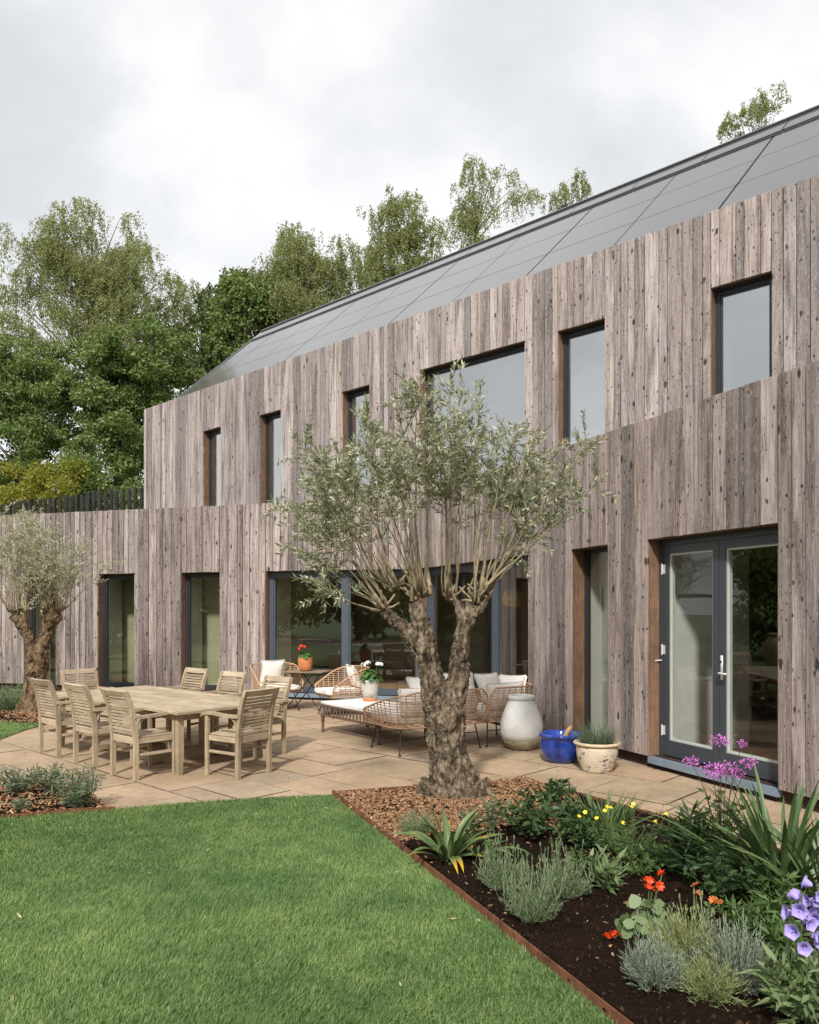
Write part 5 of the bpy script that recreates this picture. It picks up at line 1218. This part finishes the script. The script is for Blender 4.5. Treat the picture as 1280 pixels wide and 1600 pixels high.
geum(gz(955, 1472), 'drooping spent scarlet blooms lying on the dark soil', [(.0, -.02, .05), (.03, -.01, .04), (-.03, -.02, .03)], 0, 3, M['orange'])
geum(gz(1055, 1492), 'rust coloured spent flower heads just above the silvery mounds', [(.02, .0, .12), (.06, .02, .10), (-.03, .0, .08), (.04, .04, .14)], 0, 4, M['rust'])
# tall thalictrum with mauve clouds of flowers
th_l = gz(1128, 1375); th_o, tips = leafy('meadow_rue', th_l, 16, .62, .20, .06, .032, M['midleaf'], 'tall meadow rue with mauve flower clouds in front of the door', per=8, stem=M['dark_stem'], seed=15, bare=.25)
zf = th_l.y
for (px, py, rad) in (lambda L: [(a, b, c * 1.3) for a, b, c in L])(((1125, 1157, .035), (1080, 1190, .030), (1112, 1203, .045), (1137, 1200, .05), (1170, 1192, .034), (1150, 1208, .035), (1122, 1210, .035), (1160, 1162, .018))):
    e_ = PZ(px, py, zf + rnd.uniform(-.06, .06)) - th_l; b = Vector((e_.x * .12, e_.y * .12, .05))
    s_ = MB().tube(bez(b, Vector((e_.x * .2, e_.y * .3, e_.z * .7)), e_ - Vector((0, 0, .01)), 7), [.0042, .004, .0038, .0035, .003, .0025, .002, .0016], 5).build('flower_stalk', M['dark_stem'], th_o)
    nn_ = int(2600 * rad); d = unit(rng.normal(size=(nn_, 3))); C = np.array(e_) + d * rng.uniform(.3, 1, (nn_, 1)) * rad * np.array([1.35, 1.1, .75])
    link('flower_head', np_mesh('flower_head', leaf_verts(C, d + rng.normal(size=(nn_, 3)) * .5, .016, .009), 4, M['mauve'], faces=[(0, 1, 2), (0, 2, 3)]), s_)
# violet bellflowers at the bottom right corner
cb_l = gz(1258, 1600); cb_o, tips = leafy('bellflower', cb_l, 15, .30, .20, .13, .024, M['pale'], 'violet bellflower with pale leaves at the bottom right corner', per=9, seed=16, bare=.1)
def bell():
    m = MB(); n = 10; prof = [(.006, 0), (.014, .008), (.018, .022), (.022, .034), (.034, .043)]; vs = []
    for i, (r, z) in enumerate(prof):
        for k in range(n): a = 2 * math.pi * k / n; q = r * (1.22 if (i == 4 and k % 2 == 0) else 1); vs.append((q * math.cos(a), q * math.sin(a), z))
    m.add(vs, [(i * n + k, i * n + (k + 1) % n, i * n + n + (k + 1) % n, i * n + n + k) for i in range(4) for k in range(n)]); m.tube([(0, 0, .01), (0, 0, .036)], .003, 5); return m.mesh('flower', M['violet'], True)
bm_ = bell()
for sx, hz in ((-.02, .56), (.05, .60), (.11, .57)):
    MB().tube([(sx * .3, 0, .05), (sx, -.01, hz * .6), (sx, -.015, hz)], [.005, .004, .003], 5).build('flower_stalk', M['green_stem'], cb_o)
    for k in range(11):
        o = link('flower', bm_, cb_o); z = hz - .02 - .019 * k; a = k * 2.4 + sx * 40; o.location = (sx + .03 * math.cos(a), -.015 + .03 * math.sin(a), z); d = Vector((math.cos(a), math.sin(a) - .5, .15)); o.rotation_euler = d.to_track_quat('Z', 'Y').to_euler(); s = rnd.uniform(.62, .92); o.scale = (s, s, s)
# left bed plants
def lz(px, py): q = G(px, py, .02); q.z = .012; return q
leafy('wallflower', lz(28, 1240), 20, .26, .26, .085, .014, M['greyleaf'], 'grey green bushy wallflower at the left edge with one yellow bloom', per=10, seed=31, group='grey green plants in the left bed')
leafy('wallflower', lz(80, 1238), 16, .28, .22, .085, .013, M['greyleaf'], 'middle grey green wallflower of the left bed', per=11, seed=32, group='grey green plants in the left bed')
leafy('wallflower', lz(118, 1262), 20, .32, .24, .085, .013, M['greyleaf'], 'grey green wallflower nearest the terrace corner of the left bed', per=11, seed=33, group='grey green plants in the left bed')
leafy('wallflower', lz(140, 1258), 8, .36, .20, .08, .012, M['greyleaf'], 'loose tall grey green shoots at the tip of the left bed', per=11, seed=34, bare=.35, group='grey green plants in the left bed')
leafy('wallflower', lz(30, 1268), 6, .14, .10, .06, .012, M['greyleaf'], 'tiny seedling on the bark mulch of the left bed', per=8, seed=35, group='grey green plants in the left bed')
leafy('leafy_plant', G(42, 1100), 14, .42, .22, .13, .03, M['midleaf'], 'bright green leafy plant between lavender and left olive trunk', per=7, seed=36)

# ------------------------------------------------------------------ bank, palisade and trees behind the house
bank = bed_sheet('bank', [off(PL, ul, 7.6) + Vector((-30, -2)), off(PL, ul, 7.6), off(PU1, uu, 3), off(PU1, uu, DEP + 1), Vector((U0b.x + 8, U0b.y + 2)), Vector((60, 60)), Vector((-60, 60))], 2.7, .5, M['ground'], 'grassy bank rising behind the house', step=3)
fence = tag(empty('palisade_fence', (0, 0, 0)), 'palisade of charred round timber posts above the left wing', 'fence')
f0 = PZ(221, 760, 24.5); f1 = PZ(-60, 796, 30.0); nf = 36
for k in range(nf):
    q = f0.lerp(f1, k / (nf - 1)); r = rnd.uniform(.052, .066); h = q.z + rnd.uniform(-.05, .05)
    MB().tube([(q.x, q.y, 2.6), (q.x + rnd.uniform(-.02, .02), q.y, h - .02), (q.x, q.y, h)], [r, r, r * .9], 9).build('post', M['post'], fence, True)

M['birch'] = leaf_mat('birch_leaf', [(.17, .19, .075), (.25, .265, .11), (.33, .34, .15), (.20, .22, .09), (.43, .43, .22)], .42)
M['beech'] = leaf_mat('broad_leaf', [(.085, .13, .04), (.155, .215, .066), (.23, .30, .10), (.115, .165, .05), (.34, .41, .16)], .32)
M['darkleaf'] = leaf_mat('dark_leaf', [(.08, .105, .038), (.12, .155, .055), (.165, .20, .072), (.10, .125, .045)], .38)
M['gold'] = leaf_mat('golden_leaf', [(.24, .24, .035), (.34, .32, .05), (.18, .20, .035), (.42, .37, .07)], .35)
M['trunk'] = plain('grey_brown_bark', (.10, .08, .06), .9, .4, 5, bmp=.4); M['birchbark'] = plain('pale_birch_bark', (.30, .28, .24), .8, .45, 4, bmp=.2)
def tree(name, base, H, crown, nleaf, leaf, mat, bark, lab, seed, weep=0.0, clump=.9, nlimb=16, gap=.35, group='trees behind the house', trunk_r=.22, crown_z0=.35, flat=.7, twig_n=5):
    """crown: list of (dx, dy, z, rx, rz) ellipsoids that limbs grow into"""
    rr = random.Random(seed); g = np.random.default_rng(seed); r = tag(empty(name, base), lab, 'tree', group); m = MB()
    lean = Vector((rr.uniform(-.3, .3), rr.uniform(-.3, .3), 0)); tp = [Vector((0, 0, 0)), lean * .5 + Vector((0, 0, H * .3)), lean + Vector((rr.uniform(-.2, .2), 0, H * .6)), lean * 1.2 + Vector((0, 0, H * .93))]
    m.tube(tp, [trunk_r, trunk_r * .8, trunk_r * .5, .03], 8); ends = []
    for (dx, dy, z, rx, rz) in crown:
        for k in range(max(3, int(nlimb / len(crown)))):
            u_ = Vector((rr.gauss(0, 1), rr.gauss(0, 1), rr.gauss(0, 1))).normalized() * rr.uniform(.45, 1.0) ** .6; e_ = Vector((dx + u_.x * rx, dy + u_.y * rx, z + u_.z * rz))
            zs = min(H * .85, max(H * crown_z0 * .6, e_.z - (Vector((e_.x, e_.y, 0)).length * .8 + .6))); f = zs / H * 3 / .93; i = min(2, int(f)); s_ = tp[i].lerp(tp[i + 1], min(1, f - i))
            mid = s_.lerp(e_, .55) + Vector((0, 0, .12 * (e_ - s_).length)); pts = bez(s_, mid, e_, 6); w = trunk_r * .28 * rr.uniform(.6, 1)
            m.tube(pts, [w * (1 - .85 * q / 6) for q in range(7)], 5, False); ends.append((e_, clump * rr.uniform(.7, 1.25)))
            for t_ in range(twig_n):
                q = pts[rr.randrange(2, 7)]; sd = Vector((rr.gauss(0, 1), rr.gauss(0, 1), rr.gauss(.25, .6))).normalized(); L = clump * rr.uniform(.7, 1.7); e2 = q + sd * L
                m.tube([q, q.lerp(e2, .5) + Vector((0, 0, .08 * L)), e2], [w * .3, w * .22, .008], 3, False); ends.append((e2, clump * rr.uniform(.45, .95)))
    m.build('trunk', bark, r, True)
    C = np.array([tuple(e_[0]) for e_ in ends]); Rr = np.array([e_[1] for e_ in ends]); wts = Rr ** 2; wts /= wts.sum()
    if weep > 0:
        ns = nleaf // 26; I = g.choice(len(C), ns, p=wts); d = unit(g.normal(size=(ns, 3))); P0 = C[I] + d * (Rr[I] * g.uniform(.2, 1, ns))[:, None] * np.array([1, 1, .6]); L = weep * g.uniform(.3, 1.2, ns); t = g.uniform(0, 1, (ns, 26)); out_ = unit(d * np.array([1, 1, 0]) + 1e-6)
        P_ = P0[:, None, :] + out_[:, None, :] * (L[:, None] * (.30 * np.sqrt(t)))[:, :, None] - np.array([0, 0, 1]) * (L[:, None] * (t ** 1.35))[:, :, None]; P_ = P_.reshape(-1, 3) + g.normal(size=(ns * 26, 3)) * .05
        D_ = g.normal(size=P_.shape) * .6 + np.array([0, 0, -.8])
    else:
        I = g.choice(len(C), nleaf, p=wts); d = unit(g.normal(size=(nleaf, 3))); q = g.uniform(0, 1, nleaf) ** .45
        P_ = C[I] + d * (Rr[I] * q)[:, None] * np.array([1, 1, flat]); D_ = d * .8 + g.normal(size=d.shape) * .6 + np.array([0, 0, -.25])
    global rng; rng = g
    n = len(P_); tag(leaves_obj('foliage', P_, D_, leaf * g.uniform(.6, 1.35, n), leaf * g.uniform(.45, .75, n), mat, r, .2), kind='stuff'); return r
def tpos(px, Z, z=2.3): return Vector(((px - 640) / F * Z, Z, z))
def zof(py, Z): return EYE + (HY - py) / F * Z
def E(px, py, rx, rz, px0, Z, z0=2.3): return ((px - px0) / F * Z, rnd.uniform(-.8, .8), zof(py, Z) - z0, rx / F * Z, rz / F * Z)
Z = 40; c0 = 150
tree('birch_tree', tpos(c0, Z), zof(385, Z) - 2.3, [E(120, 400, 85, 70, c0, Z), E(165, 365, 60, 40, c0, Z), E(75, 370, 50, 35, c0, Z), E(50, 425, 55, 50, c0, Z), E(230, 430, 50, 45, c0, Z), E(15, 430, 35, 40, c0, Z), E(185, 430, 60, 70, c0, Z), E(120, 345, 50, 28, c0, Z), E(270, 440, 42, 30, c0, Z), E(100, 500, 100, 60, c0, Z), E(220, 520, 90, 60, c0, Z), E(20, 510, 40, 60, c0, Z)], 88000, .105, M['birch'], M['trunk'],
     'tall loose birch with drooping twigs at the left', 41, 1.5, .62, 62, trunk_r=.26, twig_n=4)
Z = 36; c0 = 60
tree('broadleaf_tree', tpos(c0, Z), zof(490, Z) - 2.3, [E(50, 560, 75, 55, c0, Z), E(-10, 620, 80, 60, c0, Z), E(90, 640, 90, 60, c0, Z), E(40, 710, 110, 50, c0, Z), E(-50, 540, 60, 50, c0, Z), E(60, 770, 120, 35, c0, Z)], 60000, .155, M['beech'], M['trunk'], 'dense dark green broadleaf tree at the left edge', 42, 0, .55, 72, trunk_r=.2, flat=.55)
Z = 35; c0 = 190
tree('broadleaf_tree', tpos(c0, Z), zof(500, Z) - 2.3, [E(190, 545, 70, 45, c0, Z), E(150, 610, 85, 50, c0, Z), E(215, 640, 75, 60, c0, Z), E(170, 710, 100, 50, c0, Z), E(245, 560, 50, 40, c0, Z), E(190, 765, 100, 40, c0, Z)], 56000, .155, M['beech'], M['trunk'], 'dense green broadleaf tree just left of the upper storey', 43, 0, .55, 68, trunk_r=.2, flat=.55)
Z = 40; c0 = 320
tree('broadleaf_tree', tpos(c0, Z), zof(460, Z) - 2.3, [E(300, 540, 80, 70, c0, Z), E(370, 530, 70, 70, c0, Z), E(330, 620, 110, 60, c0, Z), E(400, 470, 40, 40, c0, Z)], 42000, .17, M['darkleaf'], M['trunk'], 'shady dark tree standing behind the end of the roof', 44, .9, .85, 40, trunk_r=.25)
Z = 38; c0 = 390
tree('poplar_tree', tpos(c0, Z), zof(425, Z) - 2.3, [E(372, 470, 14, 35, c0, Z), E(345, 480, 12, 30, c0, Z), E(400, 470, 22, 40, c0, Z), E(360, 540, 50, 50, c0, Z)], 9000, .19, M['beech'], M['trunk'], 'pointed bright green tree top between the birches', 45, 0, .55, 30, trunk_r=.2)
Z = 39; c0 = 470
tree('birch_tree', tpos(c0, Z), zof(345, Z) - 2.3, [E(455, 375, 24, 32, c0, Z), E(440, 440, 50, 40, c0, Z), E(500, 430, 55, 45, c0, Z), E(540, 425, 40, 45, c0, Z), E(420, 490, 60, 40, c0, Z), E(480, 490, 80, 30, c0, Z)], 60000, .105, M['birch'], M['birchbark'], 'yellowish birch with pale limbs behind the left half of the roof', 46, 1.4, .7, 40, trunk_r=.2, twig_n=4)
Z = 41; c0 = 640
tree('birch_tree', tpos(c0, Z), zof(300, Z) - 2.3, [E(630, 330, 38, 30, c0, Z), E(600, 370, 30, 35, c0, Z), E(660, 375, 30, 30, c0, Z), E(625, 410, 55, 25, c0, Z), E(590, 420, 25, 30, c0, Z)], 30000, .105, M['birch'], M['trunk'], 'rounded birch crown above the middle of the roof', 47, .8, .6, 30, trunk_r=.18, twig_n=4)
Z = 38; c0 = 740
tree('birch_tree', tpos(c0, Z), zof(265, Z) - 2.3, [E(735, 270, 22, 18, c0, Z), E(770, 280, 18, 12, c0, Z), E(815, 285, 18, 14, c0, Z), E(725, 300, 18, 20, c0, Z), E(740, 365, 25, 18, c0, Z), E(720, 340, 14, 14, c0, Z)], 12000, .095, M['birch'], M['trunk'], 'thin see through birch top with bare bending limbs', 48, 1.1, .45, 22, trunk_r=.14, twig_n=3)
Z = 44; c0 = 895
tree('birch_tree', tpos(c0, Z), zof(300, Z) - 2.3, [E(890, 312, 32, 16, c0, Z), E(880, 335, 28, 14, c0, Z), E(910, 340, 30, 20, c0, Z)], 11000, .105, M['birch'], M['trunk'], 'small rounded birch top peeping over the roof ridge', 49, .5, .5, 22, trunk_r=.16, twig_n=3)
Z = 36; c0 = 1180
tree('birch_tree', tpos(c0, Z), zof(170, Z) - 2.3, [E(1175, 185, 38, 18, c0, Z), E(1190, 170, 24, 12, c0, Z), E(1150, 208, 26, 14, c0, Z), E(1190, 220, 40, 20, c0, Z)], 9500, .09, M['birch'], M['trunk'], 'airy birch top above the roof ridge at the right', 50, .4, .42, 22, trunk_r=.14, twig_n=3)
def shrub(base, rx, rz, n, leaf, mat, lab, seed, name='shrub', cat='shrub', group='shrubs behind the palisade'):
    g = np.random.default_rng(seed); rr = random.Random(seed); r = tag(empty(name, base), lab, cat, group); C = [Vector((rr.uniform(-1, 1) * rx, rr.uniform(-.7, .7) * rx, rr.uniform(.25, .95) * rz)) for _ in range(26)]
    m = MB(); [m.tube([(c.x * .1, c.y * .1, 0), (c.x * .5, c.y * .5, c.z * .6), tuple(c)], [.03, .02, .008], 4, False) for c in C]; m.build('stems', M['trunk'], r)
    Ca = np.array([tuple(c) for c in C]); I = g.integers(0, len(Ca), n); d = unit(g.normal(size=(n, 3))); P_ = Ca[I] + d * (g.uniform(0, 1, n) ** .5 * rx * .34)[:, None] * np.array([1, 1, .75])
    global rng; rng = g
    tag(leaves_obj('foliage', P_, d + g.normal(size=(n, 3)) * .6, leaf * g.uniform(.6, 1.3, n), leaf * .55, mat, r), kind='stuff'); return r
shrub(tpos(55, 31.3, 2.7), 1.8, 4.9, 16000, .13, M['gold'], 'golden yellow shrub above the palisade', 61)
shrub(tpos(-15, 32, 2.7), 1.5, 5.0, 8000, .13, M['gold'], 'second golden shrub cut by the left edge', 62)
shrub(tpos(165, 32.5, 2.7), 2.1, 5.2, 12000, .14, M['beech'], 'green shrub between the golden one and the house', 63)
# trees, hedge, drive and lawn furniture across the garden, seen mirrored in the windows
grav = tag(poly_obj('gravel_drive', [Vector((-60, -2)), Vector((-16, -4)), Vector((4, -13)), Vector((40, -13)), Vector((40, -19)), Vector((2, -19)), Vector((-18, -10)), Vector((-60, -9))], .008, plain('pinkish_gravel', (.34, .27, .24), .9, .35, 30, bmp=.4)), 'pale gravel drive across the garden', kind='structure')
crown_ = [(0, 0, 4.6, 3.2, 2.6), (-1.5, .5, 3.0, 2.8, 2.0), (1.6, -.5, 3.0, 2.8, 2.0), (0, 0, 1.6, 3.0, 1.4)]
gts = [tree('garden_tree', Vector((-27, -3, 0)), 8.5, crown_, 12000, .30, M['beech'], M['trunk'], 'green broadleaf garden tree across the lawn facing the house', 71, 0, .95, 36, group='trees across the garden', trunk_r=.25),
       tree('garden_tree', Vector((-21, -10, 0)), 8.5, crown_, 12000, .28, M['birch'], M['trunk'], 'olive green garden tree across the lawn facing the house', 72, .6, .9, 36, group='paler trees across the garden', trunk_r=.22)]
for i, (x, y, s_, rz) in enumerate(((-24, 4, .95, 1), (-26, 10.5, .9, 2), (-15, -16, 1.0, 4), (-9, -21, 1.1, 5), (-2, -24, 1.1, 6), (6, -23, 1.0, .5), (-31, -13, 1.2, 1.5), (-22, -21, 1.25, 2.5), (-12, -28, 1.3, 3.5), (-20, 15.5, .8, .7), (13, -18, 1.1, 5.5), (18, -10, 1.0, .2), (-30, 3, 1.1, .9))):
    c = copy_tree(gts[(i * 2 // 3) % 2]); c.location = (x, y, 0); c.scale = (s_, s_, s_); c.rotation_euler.z = rz
jv = PZ(197, 1071, 23.0).to_2d(); nin = Vector((-ul.y, ul.x)); jp = jv - nin * 2 * (jv - PL0).dot(nin)
oj = tag(empty('garden_urn', (jp.x, jp.y, 0)), 'tall terracotta garden urn standing on the grass, mirrored in the narrow window', 'urn')
MB().lathe([(.14, 0), (.17, .03), (.30, .45), (.345, .70), (.33, .85), (.25, .98), (.20, 1.03), (.20, 1.07), (.235, 1.09), (.235, 1.13), (.19, 1.14), (.17, 1.0)], 28).build('body', pot_mat('lichen_terracotta', (.50, .33, .19), (.34, .33, .17)), oj, True)

pl_ = PZ(803, 948, 13.6); lamp = tag(empty('pendant_lamp', pl_), 'woven golden pendant lamp hanging inside behind the sliding glass', 'lamp')
MB().lathe([(.10, 0), (.17, .03), (.20, .12), (.20, .20), (.15, .29), (.06, .32)], 22).build('lamp_shade', plain('woven_straw', (.62, .42, .12), .7, .3, 30), lamp, True)
MB().tube([(0, 0, .32), (0, 0, 2.94 - pl_.z)], .006, 5).build('cord', M['black'], lamp)

Xp, Yp = scatter(patio_poly, 420, (-6, 4), (6.2, 13)); npb = len(Xp); dp_ = np.stack([rng.normal(size=npb), rng.normal(size=npb), rng.uniform(-.05, .1, npb)], 1)
tag(leaves_obj('fallen_leaves', np.stack([Xp, Yp, np.full(npb, .006)], 1), dp_, rng.uniform(.012, .05, npb), .010, M['chip']), 'tiny dry leaves and bark crumbs scattered on the paving', kind='stuff')
# fuller planting towards the house
leafy('leafy_plant', gz(1040, 1352), 14, .20, .20, .06, .02, M['midleaf'], 'low green foliage between the yellow flowers and the dark upright plant', per=7, seed=51)
leafy('leafy_plant', gz(895, 1300), 16, .26, .20, .06, .045, M['peony'], 'round leaved plant just left of the dense strap leaved clump', per=6, seed=52)
leafy('leafy_plant', gz(1165, 1470), 12, .22, .18, .07, .022, M['midleaf'], 'green foliage between the agapanthus and the biggest silvery mound', per=8, seed=53)
leafy('leafy_plant', gz(735, 1300), 9, .22, .12, .05, .010, M['greyleaf'], 'thin grey green plant behind the yellowing strap leaved plant', per=10, seed=54)
leafy('leafy_plant', gz(1225, 1500), 12, .20, .16, .09, .018, M['midleaf'], 'narrow leaved shoots behind the violet bellflowers', per=8, seed=55)
tag(strap_plant('cut_stems', gz(868, 1322), 9, .13, .022, M['pale_stub'] if 'pale_stub' in M else M['aloe'], 'short cut back pale strap stems in the middle of the bed', (.02, .2), (.05, .3), .04, seed=77))
